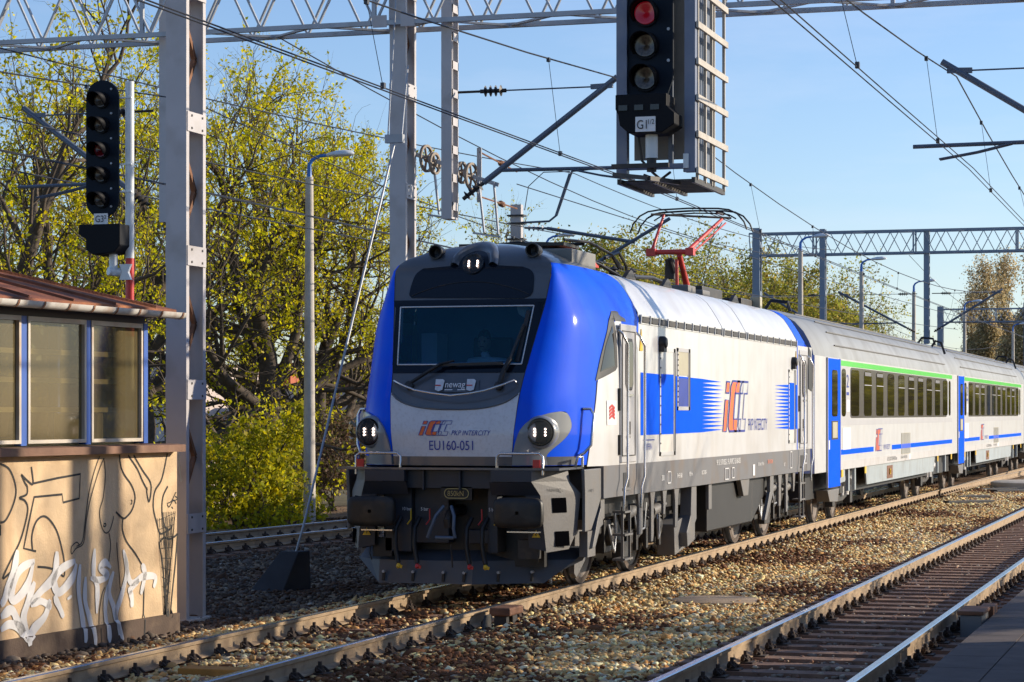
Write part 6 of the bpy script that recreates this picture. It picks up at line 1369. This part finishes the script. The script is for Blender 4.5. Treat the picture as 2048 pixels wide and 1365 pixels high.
# ---------------- coaches ----------------
def coach(x0,label,group,third=False):
    # x0: front end; lengths follow the first coach (41.75 .. 63.45)
    d=x0-41.75;D=lambda x:x+d;YS=YC-1.42
    o=empty('passenger_coach',(x0,YC,0),label,'railway coach',group)
    XA,XB=D(41.75),D(63.45)
    prof=[(1.42,1.03),(1.42,3.16),(1.40,3.26),(1.34,3.42),(1.24,3.60),(1.08,3.78),(.85,3.92),(.55,4.01),(.25,4.045),(0,4.05)]
    full=prof+[(-h,z) for h,z in prof[::-1][1:]]
    # side walls
    MB().prism([(YC-1.42,1.04),(YC+1.42,1.04),(YC+1.42,3.16),(YC-1.42,3.16)],XA,XB,'x').build('body_side',M['cowhite'],o,fix=True)
    # roof
    rp=full[1:-1];k=len(rp);v=[];xs=[XA-.0,XA+.9,XB-.9,XB];sc=[.985,1.0,1.0,.985]
    for x,s_ in zip(xs,sc): v+=[P(x,h*s_,3.14+(z-3.14)*(s_ if s_==1 else .97)) for h,z in rp]
    MB().add(v,[(a*k+i,a*k+i+1,(a+1)*k+i+1,(a+1)*k+i) for a in range(3) for i in range(k-1)]+[tuple(range(k)),tuple(range(3*k,4*k))]).build('roof',M['coroof'],o,smooth=35,fix=True)
    mb=MB()
    for s in(1,-1):
        for h,z in((1.355,3.40),(1.20,3.655),(.98,3.855),(.6,4.0)):
            mb.bar(P(D(44.3),(h+.006)*s,z+.006),P(D(62.3),(h+.006)*s,z+.006),.02,.02)
    mb.build('roof_rib',M['frame'],o,sep=1)
    mb=MB();mb.tube([P(D(63.3),.9,3.9),P(D(63.3),1.0,4.05),P(D(63.3),1.15,4.0),P(D(63.3),1.25,3.7)],.035,6);mb.tube([P(D(41.9),.5,4.0),P(D(41.9),.6,4.15),P(D(41.9),.9,4.12),P(D(41.9),.95,3.95)],.035,6);mb.build('jumper_hose',M['black'],o,sep=1)
    MB().box(P(D(41.5),.55,1.2),P(D(41.75),-.55,3.4)).build('gangway',M['black'],o,fix=True,bevel=.03)
    MB().box(P(D(63.45),.5,1.2),P(D(63.66),-.5,3.4)).build('gangway',M['black'],o,fix=True,bevel=.03)
    for s in(1,-1):
        y=lambda a:YC-(1.42+a)*s
        def sb(a,b,z0,z1,oa,ob,m,nm,par=o,bev=0):
            return MB().box((D(a),min(y(oa),y(ob)),z0),(D(b),max(y(oa),y(ob)),z1)).build(nm,m,par,bevel=bev)
        def rr(a,b,z0,z1,r,rz,oa,ob):
            q=[(a+r,z0),(b-r,z0),(b-r*.3,z0+rz*.3),(b,z0+rz),(b,z1-rz),(b-r*.3,z1-rz*.3),(b-r,z1),(a+r,z1),(a+r*.3,z1-rz*.3),(a,z1-rz),(a,z0+rz),(a+r*.3,z0+rz*.3)]
            return MB().prism([(D(x),z) for x,z in q],y(oa),y(ob),'y')
        sb(44.47,63.44,3.03,3.13,0,.004,M['green'],'green_stripe')
        rr(45.87,62.2,2.025,3.015,.15,.05,0,.005).build('window_band',M['band'],o,fix=True)
        sb(44.5,63.44,1.885,2.0,0,.003,M['cogrey'],'grey_stripe')
        sb(44.5,45.82,2.0,3.02,0,.003,M['cogrey'],'grey_panel')
        sb(44.47,49.0,1.325,1.425,0,.004,M['dblue'] if False else M['bblue'],'blue_stripe');sb(51.78,63.44,1.325,1.425,0,.004,M['bblue'],'blue_stripe')
        sb(44.47,63.44,1.04,1.20,0,.004,M['cosill'],'sill')
        for k in range(10):
            a=45.93+1.71*k;b=a+1.05
            w_=rr(a,b,2.065,2.975,.14,.07,.004,.010).build('window',M['gloss'] if False else M['glass'],o,fix=True)
            if k in(1,2,5,6,8): sb(a+.08,b-.08,2.88,2.955,.010,.013,M['sidegrey'],'blind',w_)
            if k in(1,2,4,5,7,8): sb(a+.02,b-.02,2.685,2.70,.010,.016,M['cogrey'],'frame_bar',w_)
        for a,b in((44.78,45.28),(62.66,63.06)): rr(a,b,2.06,2.975,.14,.07,.003,.009).build('narrow_window',M['glass'],o,fix=True)
        # door
        dr=sb(43.02,44.47,.74,3.14,.0,.03,M['bblue'],'door',bev=.01)
        rr(43.47,44.12,2.06,2.93,.1,.06,.03,.036).build('window',M['glass'],dr,fix=True)
        sb(43.42,44.17,1.63,1.98,.03,.036,M['black'],'vent_frame',dr);sb(43.52,44.07,1.66,1.955,.036,.04,M['tan'],'vent_panel',dr)
        sb(43.0,43.03,.74,3.15,.0,.035,M['cogrey'],'door_jamb');sb(44.47,44.5,1.04,3.15,.0,.035,M['cogrey'],'door_jamb')
        sb(43.1,43.22,1.45,1.62,.03,.034,M['wtext'],'sticker',dr)
        mb=MB();mb.prism([(D(43.05),.70),(D(44.4),.70),(D(44.2),.45),(D(43.3),.48)],y(-.22),y(.02),'y');mb.build('step',M['frame'],o,fix=True,bevel=.01)
        # logo, texts
        if s==1:
            logo(lambda x,yy,oo=0:(D(49.27)+x*.53,y(.005+oo),1.33+yy*.46),M['orange'],M['ntext'],o,'side_logo')
            text('PKP INTERCITY',.15,(D(50.45),y(.005),1.345),(1,0,0),(0,0,1),M['ntext'],o,'operator_lettering',1.0)
            text('2',.36,(D(45.36),y(.006),2.62),(1,0,0),(0,0,1),M['ntext'],o,'class_number',1.6)
            sb(45.38,45.68,2.47,2.53,.004,.006,M['ntext'],'class_bar')
            sb(45.38,45.75,2.15,2.38,.004,.006,M['wtext'],'notice');sb(44.95,45.9,1.42,1.84,.003,.005,M['wtext'],'notice')
            text('61 51 20-70 034-9 B10nou',.12,(D(51.0),y(.006),1.09),(1,0,0),(0,0,1),M['btext'],o,'vehicle_number',1.2)
            text('160 km/h  R 65t  P 58t',.09,(D(53.2),y(.006),1.10),(1,0,0),(0,0,1),M['btext'],o,'data_lettering',1.3)
            mb=MB();mb.box((D(54.6),min(y(.004),y(.006)),1.07),(D(55.0),max(y(.004),y(.006)),1.18));mb.build('white_label',M['wtext'],o)
        mb=MB();
        for q in((53.32,54.84,1.665,1.675),(53.32,54.84,1.19,1.2),(53.32,53.36,1.2,1.665),(54.8,54.84,1.2,1.665)): mb.box((D(q[0]),min(y(.003),y(.007)),q[2]),(D(q[1]),max(y(.003),y(.007)),q[3]))
        for k in range(12): mb.box((D(53.4+.115*k),min(y(.003),y(.006)),1.2),(D(53.42+.115*k),max(y(.003),y(.006)),1.665))
        mb.build('side_grille',M['tan'],o)
        for x in(44.72,47.72,60.08,63.1): sb(x,x+.22,.90,1.04,-.0,.012,M['yellow'],'yellow_handle')
        # skirt
        mb=MB();mb.prism([(D(48.1),1.035),(D(59.9),1.035),(D(59.6),.66),(D(48.25),.66)],y(-.06),y(-.03),'y');sk_=mb.build('skirt',M['coskirt'],o,fix=True)
        sb(51.2,52.1,.70,.98,-.05,-.025,M['red'] if False else M['rust'],'skirt_hatch',sk_)
        mb=MB();mb.lathe([(.07,0),(.07,.02),(.04,.02),(.04,0)],(D(51.6),y(-.02),.85),(0,-s,0),12);mb.build('hatch_wheel',M['yellow'],sk_)
        mb=MB();mb.prism([(D(44.5),1.035),(D(45.4),1.035),(D(45.4),.8),(D(44.5),.78)],y(-.06),y(-.03),'y')
        for x in(45.9,46.7,60.6,62.2): mb.box((D(x),min(y(-.1),y(-.04)),.6),(D(x+.14),max(y(-.1),y(-.04)),1.04))
        mb.build('end_skirt',M['coskirt'],o,fix=True,sep=1)
    for bx in(46.6,60.2):
        for dx in(-1.1,1.1): wheelset(D(bx+dx),.46,o,28)
        mb=MB()
        for s in(1,-1):
            mb.prism([(D(bx-1.5),.5),(D(bx-1.4),.68),(D(bx-.5),.70),(D(bx-.3),.5),(D(bx+.3),.5),(D(bx+.5),.70),(D(bx+1.4),.68),(D(bx+1.5),.5),(D(bx+.4),.36),(D(bx-.4),.36)],YC-.97*s,YC-1.09*s,'y')
            for dx in(-1.1,1.1): mb.box(P(D(bx+dx-.14),1.0*s,.3),P(D(bx+dx+.14),1.16*s,.62))
        mb.build('bogie_frame',M['dark'],o,fix=True,bevel=.02,sep=1)
        mb=MB()
        for s in(1,-1):
            for dx in(-.35,.5): a=Vector(P(D(bx+dx),1.2*s,.75));mb.tube([a,a+Vector((.35,0,.05))],.08,12)
            mb.tube([P(D(bx-.2),1.15*s,.5),P(D(bx-.2),1.15*s,.95)],.06,10);mb.tube([P(D(bx+.25),1.15*s,.5),P(D(bx+.25),1.15*s,.95)],.09,10)
        mb.build('damper',M['cosill'],o,smooth=50,sep=1)
    MB().box(P(D(42),1.2,.55),P(D(63.2),-1.2,1.04)).build('underframe',M['black'],o,fix=True)
    for s in(1,-1):
        for xx,sg in((41.75,-1),(63.45,1)):
            mb=MB();mb.lathe([(.1,0),(.1,.25),(.22,.27),(.22,.3),(0,.31)],P(D(xx),.88*s,1.02),(sg,0,0),18);mb.build('buffer',M['black'],o,smooth=40)
    return o
c1=coach(41.75,'first white coach with green stripe and blue door, coupled to the locomotive','white coaches with a green stripe')
def relabel(c,l): c['label']=l
c2=copy_tree(c1,(21.7,0,0),label='second white coach with green stripe, behind the first coach',group='white coaches with a green stripe')
c3=copy_tree(c1,(43.4,0,0),label='third coach, its blue door cut off by the right edge of the photo',group='white coaches with a green stripe')
c4=copy_tree(c1,(65.1,0,0),label='rearmost coach hidden behind the others at the right edge',group='white coaches with a green stripe')
# ---------------- trees ----------------
def tree_mesh(seed,height,spread,levels,leafn,leafsize,palette,trunk_r,up=.25,bare=.0,nbr=(5,4,4,3),tipleaf=True,low=.18,leafr=.28,droop=.0,quads=True,gap=-1.4):
    r=np.random.default_rng(seed);TV=[];TF=[];tips=[]
    def tube(pts,rad,n):
        b=len(TV);k=len(pts);pa=None
        for i,p in enumerate(pts):
            d=pts[min(i+1,k-1)]-pts[max(i-1,0)];d/=np.linalg.norm(d)+1e-9
            if pa is None:
                u=np.array([0,0,1.]) if abs(d[2])<.9 else np.array([1.,0,0]);pa=np.cross(d,u);pa/=np.linalg.norm(pa)
            else: pa=pa-d*pa.dot(d);pa/=np.linalg.norm(pa)+1e-9
            bb=np.cross(d,pa)
            for j in range(n):
                t=6.28318*j/n;TV.append(p+(pa*math.cos(t)+bb*math.sin(t))*rad[i])
        for i in range(k-1):
            for j in range(n): TF.append((b+i*n+j,b+i*n+(j+1)%n,b+(i+1)*n+(j+1)%n,b+(i+1)*n+j))
    def grow(p,d,L,rad,lev):
        seg=max(3,int(6-lev));pts=[p];dd=d.copy();rs=[rad]
        for i in range(seg):
            dd=dd+r.normal(0,.13+.05*lev,3)+np.array([0,0,(up if lev>0 else .05)*.25-droop*lev*.1]);dd/=np.linalg.norm(dd)
            pts.append(pts[-1]+dd*L/seg);rs.append(rad*(1-.62*(i+1)/seg))
        tube(pts,rs,(8,6,5,4,3,3)[min(lev,5)])
        if lev>=levels: tips.append((pts[-1],dd,L));tips.append((pts[len(pts)//2],dd,L));return
        if lev>=levels-1: tips.append((pts[-1],dd,L))
        nb=nbr[min(lev,len(nbr)-1)];
        for k in range(nb):
            t=(low if lev==0 else .25)+(1-(low if lev==0 else .25))*(k+r.uniform(.2,.9))/nb;t=min(t,.98);i=int(t*seg);f=t*seg-i
            q=pts[i]*(1-f)+pts[min(i+1,seg)]*f;rr_=rs[i]*(1-f)+rs[min(i+1,seg)]*f
            az=r.uniform(0,6.283);u=np.cross(dd,np.array([math.cos(az),math.sin(az),.2]));u/=np.linalg.norm(u)+1e-9
            ang=r.uniform(.6,1.15) if lev==0 else r.uniform(.45,.95)
            nd=dd*math.cos(ang)+u*math.sin(ang);nd[2]+=up*.5;nd/=np.linalg.norm(nd)
            ll=L*(spread if lev==0 else .66)*r.uniform(.75,1.15)*(1-.35*t if lev==0 else 1)
            grow(q,nd,ll,rr_*.62,lev+1)
        grow(pts[-1],dd,L*.55,rs[-1],lev+1)
    grow(np.array([0,0,0.]),np.array([r.normal(0,.06),r.normal(0,.06),1.]),height*.52,trunk_r,0)
    me=bpy.data.meshes.new('trunk');me.from_pydata([tuple(v) for v in TV],[],TF);me.polygons.foreach_set('use_smooth',[True]*len(TF))
    lm=None
    if leafn:
        tp=np.array([t[0] for t in tips]);td=np.array([t[1] for t in tips]);tl=np.array([t[2] for t in tips])
        keep=r.uniform(0,1,len(tp))>bare
        # gaps: remove leaves in some noise cells
        ph=np.sin(tp[:,0]*1.3+seed)+np.sin(tp[:,1]*1.7+seed*2)+np.sin(tp[:,2]*1.9+seed*.7);keep&=(ph>gap)
        tp,td,tl=tp[keep],td[keep],tl[keep];n=len(tp)*leafn
        c=np.repeat(tp,leafn,0)-np.repeat(td*(tl[:,None]),leafn,0)*r.uniform(0,.75,(n,1))+r.normal(0,leafr*.5,(n,3))
        a=r.normal(0,1,(n,3));a/=np.linalg.norm(a,axis=1)[:,None];b=np.cross(a,r.normal(0,1,(n,3)));b/=np.linalg.norm(b,axis=1)[:,None]
        s=leafsize*r.uniform(.5,1.25,(n,1));cc=np.cross(a,b)
        V=np.stack([c-a*s,c-b*s*.55+cc*s*.2,c+a*s,c+b*s*.55+cc*s*.2],1).reshape(-1,3)
        lm=bpy.data.meshes.new('crown');lm.vertices.add(4*n);lm.vertices.foreach_set('co',V.astype('f').ravel());lm.loops.add(4*n);lm.loops.foreach_set('vertex_index',np.arange(4*n,dtype='i'));lm.polygons.add(n);lm.polygons.foreach_set('loop_start',np.arange(0,4*n,4,dtype='i'));lm.update(calc_edges=True)
        pal=np.array(palette);tipc=r.uniform(.5,1.25,len(tp));col=pal[r.integers(0,len(pal),n)]*r.uniform(.75,1.25,(n,1))*np.repeat(tipc,leafn)[:,None]
        ca=lm.color_attributes.new('tint','FLOAT_COLOR','POINT');ca.data.foreach_set('color',np.repeat(np.concatenate([np.clip(col,0,.9),np.ones((n,1))],1),4,0).astype('f').ravel())
        lm.materials.append(M['leaf'])
    return me,lm
def plant(meshes,x,y,sc,rz,label,cat='tree',group=None,name='broadleaf_tree',bark='bark',sz=None,sink=0):
    a,b=meshes
    zt=max(v.co.z for v in a.vertices);sc=sc/zt
    o=empty(name,(x,y,GZ-sink*sc*zt),label,cat,group);o.rotation_euler=(0,0,rz);o.scale=(sc,sc,sc)
    if not a.materials: a.materials.append(M[bark])
    t=bpy.data.objects.new('trunk',a);COL.objects.link(t);t.parent=o
    if b is not None:
        c=bpy.data.objects.new('crown',b);COL.objects.link(c);c.parent=o
    return o
HT={}
YG=[(.74,.66,.008),(.84,.72,.01),(.60,.58,.014),(.86,.68,.012),(.46,.48,.014)]
OG=[(.36,.38,.04),(.46,.43,.05),(.27,.29,.05),(.50,.38,.09)]
BR=[(.60,.47,.26),(.68,.54,.31),(.48,.41,.2)]
T1=tree_mesh(11,12,.82,4,10,.060,YG,.42,nbr=(8,5,4,4),leafr=.12,low=.14,bare=.38)
T2=tree_mesh(5,12,.85,4,10,.060,YG,.44,nbr=(8,5,4,4),bare=.38,leafr=.12,low=.12)
T3=tree_mesh(23,12,.74,4,9,.055,YG,.28,nbr=(8,5,4,4),bare=.68,leafr=.12)
T4=tree_mesh(31,9,.95,4,8,.075,OG,.24,nbr=(9,5,4,4),bare=.25,leafr=.26,low=.15)
T5=tree_mesh(42,9,.62,4,0,.08,OG,.16,nbr=(8,5,4,3))
T6=tree_mesh(57,14,.32,4,14,.11,BR,.35,up=2.2,nbr=(22,5,4,3),bare=.1,leafr=.6,low=.05,gap=-9)
BU=tree_mesh(77,3,.8,3,13,.055,[(.50,.46,.01),(.38,.38,.015),(.60,.50,.01),(.28,.30,.02)],.08,nbr=(9,6,4),low=.05,leafr=.13,bare=.35)
BU2=tree_mesh(78,2.4,.8,3,6,.06,[(.16,.10,.07),(.22,.14,.09),(.12,.12,.05)],.06,nbr=(8,5,4),low=.03,leafr=.3)
for m_,h_ in((T1,12),(T2,12),(T3,12),(T4,9),(T5,9),(T6,16),(BU,3),(BU2,2.4)): HT[id(m_)]=h_
gl='leafy trees beyond the far track'
# placed by distance Z and sideways offset X in the view frame converted to track coordinates
cth,sth=math.cos(TH),math.sin(TH)
def at(px,Z): 
    X=(px-1024)/4700*Z;return (Z*cth+X*sth,Z*sth-X*cth)
def TR(m,px,Z,sc,rz,label,**k):
    x,y=at(px,Z);return plant(m,x,y,sc,rz,label,**k)
TR(T1,90,50,10.3,.3,'big yellow green tree behind the five lamp signal at the left',group=gl)
TR(T3,-30,46,13,2.1,'sparse tree with long bare branches in the top left corner',group=gl)
TR(T2,270,58,12.2,1.2,'leafy tree directly behind the thick pylon',group=gl)
TR(T2,545,60,11.6,4.0,'bright leafy tree with a dark trunk between the pylon and the nearest lamp post',group=gl)
TR(T1,460,66,13.4,5.2,'leafy tree right of the thick pylon, reaching highest into the blue sky',group=gl)
TR(T1,690,72,9.9,2.2,'smaller leafy tree between the lamp post and the locomotive cheek',group=gl)
TR(T2,630,64,10.4,.9,'thinly leafed tree right behind the nearest lamp post',group=gl)
TR(T3,885,80,10.1,1.9,'nearly bare tree above the locomotive cab roof',group=gl)
TR(T5,1010,85,9.5,3.0,'bare twiggy tree behind the line mast',group=gl,name='bare_tree')
TR(T4,1130,95,10.6,1.0,'olive green tree above the blue cab dome',group=gl)
TR(T4,1225,100,11.0,4.4,'olive tree behind the folded front pantograph',group=gl)
TR(T4,1330,105,11.2,2.7,'olive tree directly left of the raised pantograph',group=gl)
TR(T4,1430,110,11.2,5.5,'tallest olive tree behind the raised pantograph',group=gl)
TR(T4,1540,112,10.8,.4,'olive tree behind the left end of the second gantry',group=gl)
TR(T4,1600,122,11,3.7,'thin olive tree just right of the second gantry end post',group=gl)
TR(T4,1745,150,10.3,2.0,'small separate olive tree above the first coach roof',group=gl)
TR(T5,1870,170,8,1.0,'low bare tree above the joint of the two coaches',group=gl,name='bare_tree')
TR(T5,1925,180,8,2.6,'low bare tree left of the poplars',group=gl,name='bare_tree')
for i,(px,Z,s_,l) in enumerate(((1972,208,14,'shortest poplar at the left of the group'),(1990,210,16.5,'second poplar from the left in the group'),(2013,205,18,'tallest brown poplar in the middle of the group'),(2042,214,17.5,'right poplar cut by the picture edge'))): TR(T6,px,Z,s_,i*2.1,l,group='tall brownish poplars in the distance',name='poplar',bark='barkg')
for i,(px,Z,s_,l) in enumerate(((430,48,3.4,'bright leafy bush right of the thick pylon foot'),(505,51,4.0,'bright leafy bush left of the guy rod'),(580,53,3.0,'bright leafy bush under the big tree beside the guy rod'),(330,52,3,'leafy bush hidden behind the thick pylon'))): TR(BU,px,Z,s_,i*1.3,l,cat='bush',name='bush',group='bright green bushes along the far track',sink=.32)
for i,(px,Z,s_,l) in enumerate(((665,56,1.9,'brownish leafless shrub right of the nearest lamp post foot'),(700,60,2.3,'brownish shrub beside the left buffer'),(610,66,3,'brown shrub behind the nearest lamp post'),(480,70,3.2,'brown shrub in the shade behind the green bushes'),(560,72,3.2,'brown shrub deep behind the leafy tree trunk'))): TR(BU2,px,Z,s_,i*2.,l,cat='shrub',name='shrub',group='brownish shrubs beyond the far track')
# trees on the platform side (outside the view; they mirror in the coach windows and dapple the cab and hut)
plant(T5,34.5,-11.5,12.5,2.,'bare tree farthest from the platform edge behind the shelter',group='trees behind the platform',name='bare_tree')
plant(T3,31.2,-9.2,11.,1.,'sparse tree behind the platform, dappling the hut with shade',group='trees behind the platform')
plant(T5,38.3,-8.5,11.5,2.5,'bare tree behind the platform, shading the cab side',group='trees behind the platform',name='bare_tree')
for i,(x,y,s_) in enumerate(((165,-16,12),(190,-20,13),(215,-15,13),(240,-21,14),(265,-16,15),(290,-22,15),(320,-17,16),(355,-20,17),(390,-16,17),(430,-20,18))): plant((T1,T2)[i%2],x,y,s_,i*1.7,'leafy tree in the row behind the platform, number %s from the photographer'%('one two three four five six seven eight nine ten'.split()[i]),group='trees behind the platform')
for i in range(34): plant(BU,148+i*8.5,-13.-3*((i*7)%5)/4,4.2+((i*5)%4)*.7,i*1.1,'tall leafy bush in the hedge behind the platform',cat='bush',name='bush',group='hedge behind the platform')
# ---------------- background buildings and walls ----------------
def house(px,Z,w,d,h,m,label,roofm=None,nw=4,nf=2,name='building',pw=0,skew=0.):
    x,y=at(px,Z);o=empty(name,(x,y,GZ),label,'building')
    MB().box((x,y-w/2,GZ),(x+d,y+w/2,h)).build('wall',m,o)
    rf=MB();rf.prism([(y-w/2-.3,h+.002),(y+w/2+.3,h+.002),(y,h+w*.0+.5)] if not pw else [(y-w/2-.3,h+.002),(y+w/2+.3,h+.002),(y,h+pw)],x-.3,x+d+.3,'x');rf.build('roof',roofm or M['roof'],o,fix=True)
    for f in range(nf):
        for k in range(nw):
            yy=y-w/2+w*(k+.5)/nw;z=GZ+1.2+f*2.9
            if z+1.3<h:
                wo=MB().box((x-.02,yy-.6,z),(x+.0,yy+.6,z+1.3)).build('window',M['bglass'],o)
                mb=MB();mb.box((x-.06,yy-.66,z-.08),(x-.021,yy+.66,z));mb.box((x-.04,yy-.03,z),(x-.021,yy+.03,z+1.3));mb.build('frame',M['wtext'],wo)
    return o
house(450,150,9,10,4.6,M['brick'],'orange red building showing between branches right of the thick pylon',nw=3)
house(600,165,16,10,5.2,M['wallw'],'long pale building behind the trees beside the nearest lamp post',nw=6)
house(700,140,9,9,3.6,M['wallw'],'low whitish house behind the tree next to the locomotive cheek',nw=3,pw=1.2)
house(180,140,14,9,5.,M['wallw'],'pale house hidden behind the trees left of the thick pylon',nw=5)
house(980,220,26,12,6,M['wallw'],'distant pale block behind the locomotive cab',nw=8)
x,y=at(500,58)
def fence(pa,Za,pb,Zb,h,label):
    a=Vector((*at(pa,Za),GZ));b=Vector((*at(pb,Zb),GZ));o=empty('concrete_fence',tuple(a),label,'fence');n=int((b-a).length/2.5)
    mb=MB();mb.bar(a+Vector((0,0,h/2)),b+Vector((0,0,h/2)),.06,h);mb.build('panel',M['wallw'],o)
    for k in range(n+1):
        p=a.lerp(b,k/n);MB().box((p.x-.08,p.y-.08,GZ),(p.x+.08,p.y+.08,h+.1)).build('post',M['conc'],o)
fence(300,72,760,84,1.2,'low pale concrete fence seen under the leafy trees beyond the far track')
fence(380,52.5,600,60,.45,'short pale wall just behind the far track left of the guy rod')
